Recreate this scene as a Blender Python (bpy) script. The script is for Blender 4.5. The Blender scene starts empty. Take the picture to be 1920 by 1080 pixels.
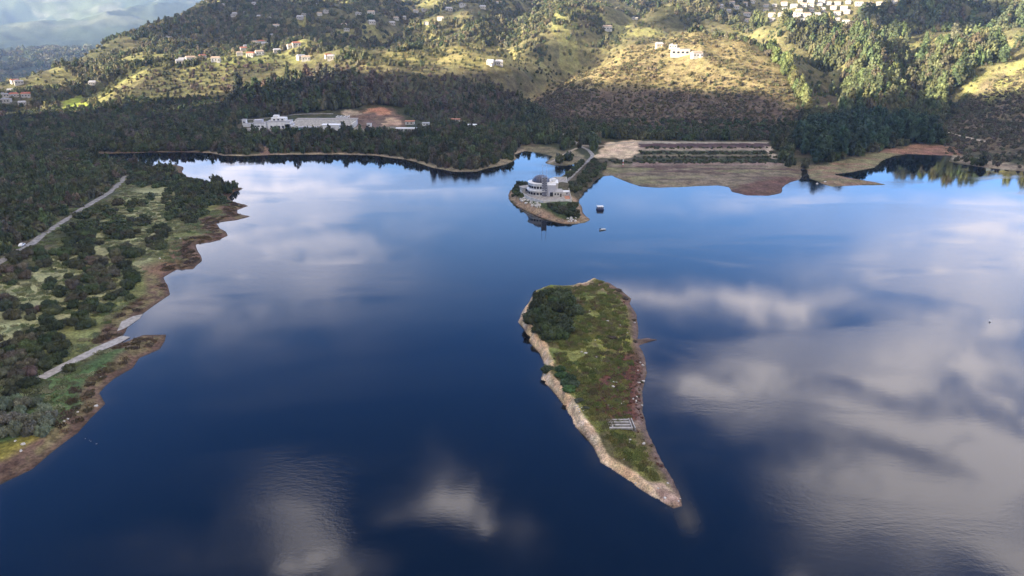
import bpy, math, random
import numpy as np
from mathutils import Vector, Matrix

R = math.radians
sc = bpy.context.scene
col = sc.collection
rng = np.random.default_rng(11)
random.seed(5)

# ------------------------------------------------------------------ camera
CAM_H, PITCH, FPX = 120.0, 20.7, 1400.0            # focal length in pixels of a 1920 wide frame
cam = bpy.data.cameras.new("camera")
cam.sensor_width = 36.0
cam.lens = 36.0 * FPX / 1920.0
cam.clip_start = 1.0
cam.clip_end = 40000.0
camo = bpy.data.objects.new("camera", cam)
camo.location = (0, 0, CAM_H)
camo.rotation_euler = (R(90 - PITCH), 0, 0)
col.objects.link(camo)
sc.camera = camo
CP, SP = math.cos(R(PITCH)), math.sin(R(PITCH))

def ray(px, py):
    dx = (px - 960.0) / FPX
    du = (540.0 - py) / FPX
    return np.array([dx + 0 * du, CP + SP * du + 0 * dx, -SP + CP * du + 0 * dx])

def at_z(px, py, z=0.0):                            # where the sight line of a photo pixel meets height z
    d = ray(px, py)
    t = (z - CAM_H) / d[2]
    return np.array([d[0] * t, d[1] * t, z])

def at_y(px, py, Y):                                # ... or a given distance ahead
    d = ray(px, py)
    t = Y / d[1]
    return np.array([d[0] * t, Y, CAM_H + d[2] * t])

def to_px(x, y, z):
    zz = z - CAM_H
    f = y * CP - zz * SP
    u = y * SP + zz * CP
    f = np.where(f < 1, 1, f)
    return 960 + FPX * x / f, 540 - FPX * u / f

# ------------------------------------------------------------------ exposure, sun, sky
sc.view_settings.view_transform = 'Standard'
sc.view_settings.look = 'None'
sc.view_settings.gamma = 1.0
sc.view_settings.use_curve_mapping = False
sc.view_settings.exposure = 2.05
SUN_EL, SUN_AZ = 14.0, 66.0                         # light travels towards azimuth 58 deg (clockwise from +y)
SKY_STRENGTH = 0.065
sun = bpy.data.lights.new("sun", 'SUN')
sun.energy = 5.0
sun.angle = R(0.5)
sun.color = (1.0, 0.885, 0.70)
suno = bpy.data.objects.new("sun", sun)
sd_travel = Vector((math.sin(R(SUN_AZ)) * math.cos(R(SUN_EL)), math.cos(R(SUN_AZ)) * math.cos(R(SUN_EL)), -math.sin(R(SUN_EL))))
suno.rotation_euler = sd_travel.to_track_quat('-Z', 'Y').to_euler()
suno.location = (-400, -300, 500)
col.objects.link(suno)

world = bpy.data.worlds.new("World")
sc.world = world
world.use_nodes = True
wt = world.node_tree
wt.nodes.clear()

class NT:                                           # a few short hands for building node trees
    def __init__(s, t): s.t = t
    def n(s, typ, **kw):
        nd = s.t.nodes.new(typ)
        for k, v in kw.items(): setattr(nd, k, v)
        return nd
    def link(s, a, b): s.t.links.new(a, b)
    def put(s, sock, v):
        if isinstance(v, bpy.types.NodeSocket): s.link(v, sock)
        else: sock.default_value = v
    def math(s, op, a, b=None, c=None, clamp=False):
        nd = s.n('ShaderNodeMath', operation=op, use_clamp=clamp)
        for i, v in enumerate((a, b, c)):
            if v is not None: s.put(nd.inputs[i], v)
        return nd.outputs[0]
    def vmath(s, op, a, b=None, out=0):
        nd = s.n('ShaderNodeVectorMath', operation=op)
        s.put(nd.inputs[0], a)
        if b is not None: s.put(nd.inputs[1], b)
        return nd.outputs['Value' if out else 'Vector']
    def scale(s, a, f):
        nd = s.n('ShaderNodeVectorMath', operation='SCALE')
        s.put(nd.inputs[0], a); s.put(nd.inputs['Scale'], f)
        return nd.outputs[0]
    def noise(s, vec, scale, detail=3, rough=0.5, out='Fac', dist=0.0):
        nd = s.n('ShaderNodeTexNoise')
        if vec is not None: s.link(vec, nd.inputs['Vector'])
        nd.inputs['Scale'].default_value = scale
        nd.inputs['Detail'].default_value = detail
        nd.inputs['Roughness'].default_value = rough
        nd.inputs['Distortion'].default_value = dist
        return nd.outputs[out]
    def ramp(s, v, lo, hi, a=0.0, b=1.0):
        nd = s.n('ShaderNodeMapRange', interpolation_type='SMOOTHSTEP')
        s.put(nd.inputs[0], v)
        for i, q in enumerate((lo, hi, a, b)): s.put(nd.inputs[i + 1], q)
        return nd.outputs[0]
    def mix(s, fac, a, b, blend='MIX'):
        nd = s.n('ShaderNodeMix', data_type='RGBA', blend_type=blend)
        s.put(nd.inputs[0], fac)
        for i, q in ((6, a), (7, b)):
            s.put(nd.inputs[i], q if isinstance(q, bpy.types.NodeSocket) else (*q, 1.0))
        return nd.outputs[2]

w = NT(wt)
sky = w.n('ShaderNodeTexSky', sky_type='NISHITA', sun_disc=False)
sky.sun_elevation = R(SUN_EL)
sky.sun_rotation = R(SUN_AZ + 180)
sky.altitude = 2700.0
sky.air_density, sky.dust_density, sky.ozone_density = 1.0, 0.6, 1.5
tc = w.n('ShaderNodeTexCoord')
sep = w.n('ShaderNodeSeparateXYZ')
w.link(tc.outputs['Generated'], sep.inputs[0])
dz = w.math('MAXIMUM', sep.outputs[2], 0.035)
cb = w.n('ShaderNodeCombineXYZ')
w.link(w.math('DIVIDE', sep.outputs[0], dz), cb.inputs[0])
w.link(w.math('DIVIDE', sep.outputs[1], dz), cb.inputs[1])
P = cb.outputs[0]                                   # position on a flat cloud layer of height 1
wob = w.n('ShaderNodeTexNoise'); w.link(P, wob.inputs['Vector'])
wob.inputs['Scale'].default_value = 2.2; wob.inputs['Detail'].default_value = 4
Pw = w.vmath('ADD', P, w.scale(w.vmath('SUBTRACT', wob.outputs['Color'], (0.5, 0.5, 0.5)), 0.55))
CLOUDS = [  # (centre and half size as seen mirrored in the lake, opacity)
    (440, 345, 230, 60, 1.0), (400, 470, 260, 80, .55), (600, 510, 100, 35, .3), (230, 560, 200, 60, .3),
    (1930, 430, 190, 70, 1.0), (1720, 500, 190, 60, .55), (1450, 574, 100, 32, 1.2), (1240, 562, 85, 26, .8),
    (1330, 715, 130, 50, .85), (1600, 700, 160, 50, .75), (1820, 660, 180, 120, .9), (1640, 880, 120, 80, .95),
    (1850, 880, 160, 120, 1.1), (1700, 780, 150, 50, .6), (575, 950, 62, 50, 1.15), (830, 895, 58, 42, 1.05), (640, 1000, 40, 45, .8), (880, 960, 26, 40, .6),
    (655, 1050, 50, 45, .9), (1545, 1065, 40, 30, .6), (1900, 1060, 90, 60, .6), (330, 1030, 200, 30, .12),
    (960, 1000, 60, 60, .15), (1150, 640, 60, 30, .3), (1550, 380, 300, 22, .35), (800, 350, 200, 20, .35)]

def sky_p(px, py):
    d = ray(px, py)
    return np.array([d[0], d[1]]) / -d[2]
acc = None
for cx, cy, rx, ry, am in CLOUDS:
    p0 = sky_p(cx, cy)
    J = np.stack([sky_p(cx + rx, cy) - p0, (sky_p(cx, cy + ry) - sky_p(cx, cy - ry)) / 2], axis=1)
    A = np.linalg.inv(J)
    q = w.vmath('SUBTRACT', Pw, (p0[0], p0[1], 0))
    u = w.vmath('DOT_PRODUCT', q, (A[0, 0], A[0, 1], 0), 1)
    v = w.vmath('DOT_PRODUCT', q, (A[1, 0], A[1, 1], 0), 1)
    r2 = w.math('MULTIPLY_ADD', u, u, w.math('MULTIPLY', v, v))
    g = w.math('MULTIPLY', w.math('EXPONENT', w.math('MULTIPLY', r2, -1.0)), am)
    acc = g if acc is None else w.math('ADD', acc, g)
fine = w.noise(Pw, 3.6, 7, 0.62)
cover = w.math('MULTIPLY', acc, w.ramp(fine, 0.32, 0.68, 0.25, 1.5), clamp=True)
# unseen clouds behind the camera and overhead, added to whiten the ambient light
back = w.ramp(w.noise(P, 0.8, 5, 0.6), 0.38, 0.56)
isback = w.ramp(sep.outputs[1], -0.25, 0.15, 1.0, 0.0)
cover = w.math('MAXIMUM', cover, w.math('MULTIPLY', back, isback))
high = w.math('MULTIPLY', w.ramp(sep.outputs[2], 0.70, 0.82), w.ramp(w.noise(P, 1.7, 4, 0.6), 0.36, 0.5, 0.45, 1.0))
cover = w.math('MAXIMUM', cover, high)          # a broken deck overhead, added for the same ambient light
hor = w.ramp(sep.outputs[2], 0.02, 0.21, 0.95, 0.0)   # bright band of haze and cloud along the horizon
cover = w.math('MAXIMUM', cover, hor)
cloudcol = w.mix(w.ramp(sep.outputs[2], 0.05, 0.6), (11.4, 11.0, 12.6), (21.5, 20.0, 20.6))
dimmer = w.math('MAXIMUM', isback, w.ramp(sep.outputs[2], 0.66, 0.76))
cloudcol = w.mix(dimmer, cloudcol, (6.9, 6.1, 5.3))   # overhead and behind dimmed and warmed to temper the ambient light
skycol = w.mix(1.0, sky.outputs[0], (0.45, 1.15, 2.1), 'MULTIPLY')
skycol = w.vmath('ADD', skycol, w.scale((1.7, 2.4, 2.4), w.ramp(sep.outputs[2], 0.22, 0.46, 1.0, 0.0)))   # paler towards the horizon
bg = w.n('ShaderNodeBackground')
w.link(w.mix(cover, skycol, cloudcol), bg.inputs[0])
bg.inputs[1].default_value = SKY_STRENGTH
wo = w.n('ShaderNodeOutputWorld')
w.link(bg.outputs[0], wo.inputs[0])

cy = sc.cycles
cy.use_denoising = True
cy.max_bounces = 4
cy.diffuse_bounces = 2
cy.glossy_bounces = 2
cy.transmission_bounces = 2
cy.volume_bounces = 0
cy.transparent_max_bounces = 8
cy.caustics_reflective = False
cy.caustics_refractive = False

# ------------------------------------------------------------------ noise and helpers
def hash2(ix, iy, s):
    h = (ix.astype(np.int64) * 374761393 + iy.astype(np.int64) * 668265263 + s * 1442695041) & 0x7fffffff
    h = ((h ^ (h >> 13)) * 1274126177) & 0x7fffffff
    return ((h ^ (h >> 16)) & 0xffff) / 65535.0

def vnoise(x, y, s=0):
    ix, iy = np.floor(x), np.floor(y)
    fx, fy = x - ix, y - iy
    fx = fx * fx * (3 - 2 * fx); fy = fy * fy * (3 - 2 * fy)
    a, b = hash2(ix, iy, s), hash2(ix + 1, iy, s)
    c, d = hash2(ix, iy + 1, s), hash2(ix + 1, iy + 1, s)
    return (a + (b - a) * fx) * (1 - fy) + (c + (d - c) * fx) * fy

def fbm(x, y, scale, octv=4, s=0, gain=0.5):
    t, a, n = 0, 1.0, 0
    x = np.asarray(x, float) / scale; y = np.asarray(y, float) / scale
    for k in range(octv):
        t = t + a * vnoise(x + 17.3 * k, y - 9.1 * k, s + k); n += a
        a *= gain
        x, y = (x * 0.8 - y * 0.6) * 2.03, (x * 0.6 + y * 0.8) * 2.03
    return t / n                                    # 0..1

def sstep(a, b, x):
    t = np.clip((x - a) / (b - a), 0, 1)
    return t * t * (3 - 2 * t)

def poly_dist(x, y, poly, closed=True):             # distance to the outline, and inside or not
    poly = np.asarray(poly, float)
    x = np.asarray(x, float); y = np.asarray(y, float)
    d2 = np.full(x.shape, 1e18); ins = np.zeros(x.shape, bool)
    n = len(poly)
    for i in range(n if closed else n - 1):
        ax, ay = poly[i]; bx, by = poly[(i + 1) % n]
        ex, ey = bx - ax, by - ay
        L = ex * ex + ey * ey + 1e-12
        t = np.clip(((x - ax) * ex + (y - ay) * ey) / L, 0, 1)
        d2 = np.minimum(d2, (x - ax - t * ex) ** 2 + (y - ay - t * ey) ** 2)
        if closed:
            c = (ay > y) != (by > y)
            ins ^= c & (x < ax + (y - ay) / (ey if abs(ey) > 1e-12 else 1e-12) * ex)
    return np.sqrt(d2), ins

def inpoly(x, y, poly):
    return poly_dist(x, y, poly)[1]

def softpoly(x, y, poly, soft):                     # 1 inside, 0 outside, soft edge
    d, i = poly_dist(x, y, poly)
    return sstep(-soft, soft, np.where(i, d, -d))

def wpoly(pix, z=0.0):
    return [tuple(at_z(px, py, z)[:2]) for px, py in pix]

def jag(poly, amp, step, seed, closed=True):                     # a traced outline with small bays and points
    out = []
    n = len(poly)
    for i in range(n if closed else n - 1):
        a = np.array(poly[i]); b = np.array(poly[(i + 1) % n])
        L = np.linalg.norm(b - a)
        k = max(1, min(40, int(L / step)))
        nrm = np.array([-(b - a)[1], (b - a)[0]]) / max(L, 1e-6)
        for j in range(k):
            p = a + (b - a) * j / k
            o = (fbm(np.array([p[0]]), np.array([p[1]]), step * 3, 3, seed)[0] - 0.5) * 2 * amp
            out.append(tuple(p + nrm * o))
    return out

def tag(o, label=None, cat=None, group=None, kind=None):
    if label: o['label'] = label
    if cat: o['category'] = cat
    if group: o['group'] = group
    if kind: o['kind'] = kind
    return o

def empty(name, loc, rz=0.0):
    o = bpy.data.objects.new(name, None)
    o.location = loc; o.rotation_euler = (0, 0, rz)
    o.empty_display_size = 0.5
    col.objects.link(o)
    return o

def np_mesh(name, verts, quads=None, tris=None, smooth=False):
    me = bpy.data.meshes.new(name)
    verts = np.asarray(verts, np.float32)
    me.vertices.add(len(verts)); me.vertices.foreach_set('co', verts.ravel())
    loops, starts, tot, p = [], [], [], 0
    for f, k in ((quads, 4), (tris, 3)):
        if f is None or len(f) == 0: continue
        f = np.asarray(f, np.int32)
        loops.append(f.ravel()); starts.append(p + np.arange(len(f), dtype=np.int32) * k)
        tot.append(np.full(len(f), k, np.int32)); p += f.size
    loops = np.concatenate(loops); starts = np.concatenate(starts)
    me.loops.add(len(loops)); me.loops.foreach_set('vertex_index', loops)
    me.polygons.add(len(starts)); me.polygons.foreach_set('loop_start', starts)
    me.polygons.foreach_set('loop_total', np.concatenate(tot))
    if smooth: me.polygons.foreach_set('use_smooth', np.ones(len(starts), bool))
    me.update(calc_edges=True)
    return me

def link(name, me, mat=None, parent=None):
    o = bpy.data.objects.new(name, me)
    if mat: me.materials.append(mat)
    col.objects.link(o)
    if parent: o.parent = parent
    return o

def set_col(me, rgb, name='tint'):
    a = me.color_attributes.new(name, 'FLOAT_COLOR', 'POINT')
    c = np.ones((len(rgb), 4), np.float32); c[:, :3] = rgb
    a.data.foreach_set('color', c.ravel())

class MB:                                           # collects boxes, prisms and tubes into one mesh
    def __init__(s): s.v, s.f = [], []
    def add(s, v, f):
        o = len(s.v); s.v += [tuple(p) for p in v]; s.f += [[i + o for i in q] for q in f]
    def box(s, c, d, rz=0.0, taper=1.0):
        x, y, z = d[0] / 2, d[1] / 2, d[2] / 2
        ca, sa = math.cos(rz), math.sin(rz)
        v = []
        for k, t in ((-z, 1.0), (z, taper)):
            for i, j in ((-x, -y), (x, -y), (x, y), (-x, y)):
                i *= t; j *= t
                v.append((c[0] + i * ca - j * sa, c[1] + i * sa + j * ca, c[2] + k))
        s.add(v, [(3, 2, 1, 0), (4, 5, 6, 7), (0, 1, 5, 4), (1, 2, 6, 5), (2, 3, 7, 6), (3, 0, 4, 7)])
    def prism(s, poly, z0, z1):
        n = len(poly)
        a = sum(poly[i][0] * poly[(i + 1) % n][1] - poly[(i + 1) % n][0] * poly[i][1] for i in range(n))
        if a < 0: poly = poly[::-1]
        v = [(p[0], p[1], z0) for p in poly] + [(p[0], p[1], z1) for p in poly]
        f = [list(range(n))[::-1], list(range(n, 2 * n))] + [(i, (i + 1) % n, n + (i + 1) % n, n + i) for i in range(n)]
        s.add(v, f)
    def tube(s, a, b, r0, r1=None, n=6):
        r1 = r0 if r1 is None else r1
        a, b = Vector(a), Vector(b)
        q = (b - a).to_track_quat('Z', 'Y')
        v = []
        for p, r in ((a, r0), (b, r1)):
            for k in range(n):
                t = 2 * math.pi * k / n
                v.append(tuple(p + q @ Vector((r * math.cos(t), r * math.sin(t), 0))))
        s.add(v, [list(range(n))[::-1], list(range(n, 2 * n))] + [(k, (k + 1) % n, n + (k + 1) % n, n + k) for k in range(n)])
    def build(s, name, mat, parent=None, loc=None):
        me = bpy.data.meshes.new(name)
        me.from_pydata(s.v, [], s.f); me.update()
        o = link(name, me, mat, parent)
        if loc is not None: o.location = loc
        return o

# ------------------------------------------------------------------ materials
def material(name, base=(0.3, 0.3, 0.3), rough=0.8, spec=0.2, var=0.0, vscale=0.5, bump=0.0, bscale=2.0):
    m = bpy.data.materials.new(name); m.use_nodes = True
    t = NT(m.node_tree)
    b = m.node_tree.nodes['Principled BSDF']
    b.inputs['Roughness'].default_value = rough
    b.inputs['Specular IOR Level'].default_value = spec
    g = t.n('ShaderNodeNewGeometry')
    if var:
        f = t.ramp(t.noise(g.outputs['Position'], vscale, 5, 0.6), 0.3, 0.7, 1 - var, 1 + var)
        c = t.scale((base[0], base[1], base[2]), f)
        t.link(c, b.inputs['Base Color'])
    else:
        b.inputs['Base Color'].default_value = (*base, 1)
    if bump:
        bn = t.n('ShaderNodeBump'); bn.inputs['Strength'].default_value = bump
        t.link(t.noise(g.outputs['Position'], bscale, 4), bn.inputs['Height'])
        t.link(bn.outputs[0], b.inputs['Normal'])
    return m

def ground_material(name, s1, s2, bump):
    m = bpy.data.materials.new(name); m.use_nodes = True
    t = NT(m.node_tree)
    b = m.node_tree.nodes['Principled BSDF']
    b.inputs['Roughness'].default_value = 0.95
    b.inputs['Specular IOR Level'].default_value = 0.05
    vc = t.n('ShaderNodeVertexColor', layer_name='tint')
    g = t.n('ShaderNodeNewGeometry')
    f1 = t.ramp(t.noise(g.outputs['Position'], s1, 6, 0.65), 0.25, 0.75, 0.55, 1.5)
    f2 = t.ramp(t.noise(g.outputs['Position'], s2, 4, 0.6), 0.3, 0.7, 0.6, 1.4)
    c = t.scale(t.scale(vc.outputs[0], f1), f2)
    hs = t.n('ShaderNodeHueSaturation')
    t.link(c, hs.inputs['Color'])
    t.link(t.ramp(t.noise(g.outputs['Position'], s1 * 0.7, 3), 0.3, 0.7, 0.488, 0.512), hs.inputs['Hue'])
    t.link(hs.outputs[0], b.inputs['Base Color'])
    bn = t.n('ShaderNodeBump'); bn.inputs['Strength'].default_value = bump; bn.inputs['Distance'].default_value = 0.6
    t.link(t.noise(g.outputs['Position'], s2 * 0.8, 6, 0.7), bn.inputs['Height'])
    t.link(bn.outputs[0], b.inputs['Normal'])
    return m

M = {}
M['land'] = ground_material('land_soil_and_grass', 0.12, 0.9, 0.6)
M['isle'] = ground_material('island_soil_and_grass', 0.35, 2.2, 0.7)

def foliage_material(name, instanced):
    m = bpy.data.materials.new(name); m.use_nodes = True
    t = NT(m.node_tree)
    b = m.node_tree.nodes['Principled BSDF']
    b.inputs['Roughness'].default_value = 0.75
    b.inputs['Specular IOR Level'].default_value = 0.15
    if instanced:
        a = t.n('ShaderNodeAttribute', attribute_type='INSTANCER', attribute_name='tint')
        c0 = a.outputs['Color']
    else:
        c0 = t.n('ShaderNodeObjectInfo').outputs['Color']
    lf = t.n('ShaderNodeVertexColor', layer_name='leafvar')
    c = t.vmath('MULTIPLY', c0, lf.outputs[0])
    t.link(c, b.inputs['Base Color'])
    return m
M['leaf_many'] = foliage_material('foliage_of_the_woods', True)
M['leaf'] = foliage_material('foliage', False)
M['bark'] = material('bark', (0.10, 0.08, 0.06), 0.9, 0.1, 0.3, 2.0)
M['gravel'] = material('pale_gravel_road', (0.23, 0.22, 0.205), 0.95, 0.1, 0.35, 0.5)
M['dirt_road'] = material('tan_dirt_road', (0.33, 0.28, 0.21), 0.95, 0.1, 0.25, 0.5)
M['concrete'] = material('weathered_concrete', (0.31, 0.285, 0.25), 0.85, 0.2, 0.3, 0.6)
M['render'] = material('cream_render', (0.54, 0.51, 0.45), 0.8, 0.2, 0.2, 0.5)
M['white'] = material('white_paint', (0.70, 0.69, 0.66), 0.6, 0.3, 0.14, 0.6)
M['house_wall'] = material('house_render', (0.46, 0.42, 0.36), 0.8, 0.2, 0.15, 0.3)
M['grey'] = material('grey_panel', (0.45, 0.44, 0.46), 0.6, 0.3, 0.08, 0.4)
M['darkglass'] = material('dark_glass', (0.02, 0.022, 0.03), 0.08, 0.5)
M['dome'] = material('dark_dome_glazing', (0.035, 0.04, 0.065), 0.35, 0.5)
M['dark_steel'] = material('dark_steel', (0.16, 0.16, 0.19), 0.5, 0.4)
M['steel'] = material('galvanised_steel', (0.42, 0.42, 0.45), 0.45, 0.5)
M['terracotta'] = material('terracotta_paving', (0.42, 0.20, 0.12), 0.85, 0.2, 0.2, 0.8)
M['cream_roof'] = material('pale_roof_tiles', (0.40, 0.30, 0.21), 0.85, 0.2, 0.2, 0.6)
M['red_roof'] = material('red_roof_tiles', (0.34, 0.13, 0.08), 0.85, 0.2, 0.2, 0.6)
M['grey_roof'] = material('grey_roof_sheets', (0.36, 0.35, 0.35), 0.7, 0.3, 0.15, 0.6)
M['rock'] = material('pale_rock', (0.50, 0.47, 0.42), 0.9, 0.1, 0.25, 1.5, 0.5, 2.0)
M['wet_rock'] = material('wet_dark_rock', (0.075, 0.05, 0.04), 0.8, 0.2, 0.35, 2.0, 0.8, 1.5)
M['brown_rock'] = material('brown_rock', (0.22, 0.165, 0.115), 0.9, 0.1, 0.35, 1.2, 0.5, 2.0)
M['tyre'] = material('tyre_rubber', (0.02, 0.02, 0.02), 0.9, 0.1)
M['navy'] = material('dark_blue_hull_paint', (0.03, 0.04, 0.09), 0.4, 0.4)
M['green_tarp'] = material('green_tarpaulin', (0.10, 0.32, 0.22), 0.7, 0.2)
M['buoy_red'] = material('red_paint', (0.5, 0.05, 0.03), 0.5, 0.3)

# ------------------------------------------------------------------ outline of the lake, the peninsula and the island
LAKE_PIX = [(-330, 1150), (-150, 1010), (0, 908), (60, 880), (95, 850), (150, 812), (172, 785), (200, 757), (188, 737),
    (215, 710), (250, 690), (262, 672), (300, 655), (308, 640), (311, 628), (270, 629), (232, 642), (224, 637), (238, 612), (268, 592),
    (290, 575), (322, 552), (316, 535), (310, 520), (330, 507), (362, 505), (378, 490), (372, 472), (367, 458),
    (405, 452), (428, 442), (426, 434), (410, 428), (404, 418), (440, 413), (470, 406), (446, 400), (445, 394),
    (468, 386), (440, 378), (430, 370), (440, 360), (457, 353), (428, 352), (400, 342), (350, 330), (344, 322), (343, 313), (325, 308), (300, 311), (290, 316), (270, 308),
    (220, 300), (165, 292), (150, 289), (250, 287), (330, 285), (395, 287), (420, 292), (460, 293), (500, 291), (560, 290), (640, 290),
    (700, 291), (750, 298), (780, 304), (810, 315), (850, 322), (890, 322), (905, 318), (950, 308), (970, 297),
    (965, 290), (985, 283), (1010, 287), (1036, 293), (1022, 306), (1040, 311), (1060, 311), (1084, 307),
    (1062, 322), (1045, 338), (1036, 347), (1005, 343), (972, 349), (955, 357), (951, 366), (956, 379), (985, 396), (1010, 406),
    (1040, 416), (1062, 421), (1095, 418), (1107, 412), (1095, 400), (1089, 388), (1085, 380), (1092, 364), (1106, 350),
    (1120, 337), (1132, 330), (1150, 329), (1165, 338), (1200, 350), (1235, 352), (1270, 351), (1310, 349), (1345, 348),
    (1366, 351), (1372, 360), (1400, 367), (1440, 367), (1463, 362), (1466, 352), (1480, 342), (1498, 338), (1504, 331),
    (1501, 318), (1513, 318), (1517, 335), (1545, 346), (1560, 350), (1600, 348), (1665, 347), (1640, 341), (1590, 333),
    (1562, 327), (1600, 322), (1640, 314), (1652, 303), (1674, 293), (1700, 289), (1785, 292), (1780, 303), (1810, 309),
    (1850, 315), (1925, 322), (2060, 330), (2250, 340), (2600, 380)]
LAKE = jag(wpoly(LAKE_PIX), 1.6, 5.0, 3, False) + [(760, 330), (900, 0), (1000, -700), (-330, -700)]
ISLE_PIX_L = [(1110, 529), (1088, 540), (1060, 541), (1027, 540), (1002, 552), (986, 572), (970, 604), (980, 615), (990, 638), (1012, 664), (1023, 692),
    (1015, 712), (1034, 728), (1050, 752), (1068, 778), (1078, 800), (1110, 838), (1126, 868), (1190, 910), (1230, 936),
    (1262, 953), (1279, 949)]
ISLE_PIX_R = [(1278, 930), (1262, 895), (1237, 855), (1213, 805), (1206, 770), (1204, 735), (1210, 700), (1208, 668),
    (1199, 648), (1213, 643), (1230, 637), (1214, 634), (1197, 636), (1199, 613), (1196, 590), (1183, 570), (1185, 560), (1166, 545), (1142, 530)]
ISLE_L = wpoly(ISLE_PIX_L)
ISLE_R = wpoly(ISLE_PIX_R)
ISLE = jag(ISLE_L + ISLE_R, 1.1, 4.0, 9)

# ------------------------------------------------------------------ height of the land
HP = []                                             # control points of the land surface
def hz(px, py, z): HP.append(at_z(px, py, z))
def hy(px, py, Y): HP.append(at_y(px, py, Y))
for a in [(0, 560, 4), (100, 560, 3.5), (200, 500, 3), (100, 450, 5), (0, 440, 7), (220, 330, 5), (0, 330, 9), (100, 300, 8),
          (-200, 400, 12), (-400, 500, 16), (0, 660, 4), (-100, 720, 6), (-200, 900, 7), (0, 800, 3), (100, 700, 3), (200, 280, 5), (-300, 300, 16), (-300, 650, 12),
          (300, 270, 6), (450, 262, 10), (600, 262, 11), (760, 262, 11), (880, 275, 7), (940, 265, 5), (1050, 262, 4), (1060, 285, 3),
          (1150, 275, 3.2), (1250, 280, 3), (1350, 280, 3), (1450, 280, 3), (1200, 320, 1.5), (1400, 330, 1.5), (1570, 310, 2.5), (1700, 270, 3),
          (1850, 290, 5), (2000, 300, 8), (2200, 310, 14), (2500, 330, 20)]: hz(*a)
for a in [(450, 242, 742), (600, 240, 745), (700, 240, 745), (800, 242, 745), (470, 228, 790), (620, 228, 795), (760, 228, 795), (900, 238, 780),  # works platform
          (0, 212, 890), (100, 212, 880), (-200, 212, 900), (150, 185, 950), (200, 160, 970), (240, 138, 985), (300, 124, 1000), (400, 119, 1010), (500, 119, 1010),
          (600, 119, 1010), (700, 119, 1010), (800, 121, 1005), (900, 126, 1000), (970, 137, 985), (1000, 150, 960),
          (200, 230, 830), (300, 200, 880), (450, 180, 900), (600, 175, 895), (750, 180, 890), (900, 190, 880), (1000, 215, 830),
          (1020, 160, 985), (1050, 140, 1040), (1060, 118, 1100), (985, 180, 925),                                     # gully
          (1070, 225, 790), (1250, 225, 790), (1420, 225, 780), (1100, 180, 865), (1250, 165, 868), (1420, 175, 840), (1060, 175, 890), (1120, 130, 930), (1250, 110, 940), (1400, 120, 930),
          (1170, 92, 985), (1230, 74, 1015), (1290, 68, 1020), (1350, 74, 1015), (1400, 90, 990), (1460, 140, 900), (1490, 180, 830), (1280, 60, 1090),
          (1550, 230, 770), (1650, 230, 770), (1560, 185, 890), (1540, 130, 990), (1620, 180, 880), (1700, 180, 880), (1640, 120, 1010), (1560, 90, 1090), (1720, 110, 1040),
          (1620, 60, 1200), (1720, 50, 1230), (1700, 10, 1400), (1780, 40, 1260), (1830, 70, 1200), (1760, 0, 1450), (1880, 30, 1420), (1950, -20, 1550),
          (1800, 130, 1000), (1800, 200, 830), (1800, 240, 740), (1900, 240, 700), (1920, 170, 830), (1900, 130, 930), (1920, 110, 990), (1880, 90, 1090), (2100, 150, 850), (2100, 60, 1100), (2300, 120, 900), (2300, 250, 680),
          (1400, 45, 1300), (1500, 46, 1280), (1620, 40, 1290), (1400, 20, 1430), (1500, 18, 1450), (1600, 12, 1450), (1500, -5, 1600), (1650, -10, 1600),
          (1150, 60, 1230), (1350, 55, 1180), (1450, 80, 1080), (1200, 30, 1400), (1000, 80, 1180), (1000, 50, 1320), (1100, 10, 1520), (1000, 0, 1600), (1000, -30, 1850), (1200, -30, 1800),
          (850, 100, 1130), (700, 105, 1120), (600, 108, 1110), (800, 70, 1300), (700, 70, 1320), (600, 85, 1210), (800, 35, 1530), (650, 30, 1560), (700, 0, 1750), (600, 10, 1680), (650, -25, 1950), (850, -20, 1800),
          (450, 108, 1120), (350, 112, 1110), (540, 92, 1190), (480, 70, 1300), (400, 85, 1230), (540, 40, 1500), (450, 40, 1480), (400, 24, 1600),
           (300, 95, 1260), (230, 122, 1170), (170, 150, 1110),
           (140, 195, 1040), (50, 195, 1030), (-100, 190, 1050),
          (1500, -60, 2400), (900, -70, 2600), (1900, -70, 2400)]: hy(*a)
def hr(px, *rz):
    d = ray(px, 100.0); a = math.atan2(d[0], d[1])
    for r, z in rz: HP.append(np.array([r * math.sin(a), r * math.cos(a), z]))
hr(-160, (1050, 4), (1200, 0), (1500, -50), (2000, -75)); hr(0, (1050, 4), (1150, 17), (1250, 12), (1400, -22), (1600, -58), (2000, -78)); hr(60, (1150, 16), (1250, 24), (1400, -2), (1600, -50), (2100, -78))
hr(120, (1150, 20), (1300, 39), (1450, 16), (1650, -32), (2100, -75)); hr(180, (1200, 32), (1350, 55), (1500, 36), (1700, -8), (2200, -75)); hr(230, (1250, 46), (1400, 66), (1600, 42), (1800, -2), (2300, -75))
hr(290, (1300, 58), (1500, 79), (1700, 56), (1900, 14), (2400, -70)); hr(370, (1550, 92), (1750, 113), (1950, 88), (2200, 30), (2500, -50)); hr(440, (1650, 116), (1800, 140), (2000, 116), (2300, 55)); hr(490, (1650, 108), (1830, 124), (2050, 104), (2300, 60))
hr(540, (1650, 100), (1850, 96), (2050, 80), (2350, 50)); hr(600, (1650, 112), (1850, 132), (2100, 150), (2400, 150))
HP = np.array(HP)

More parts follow.
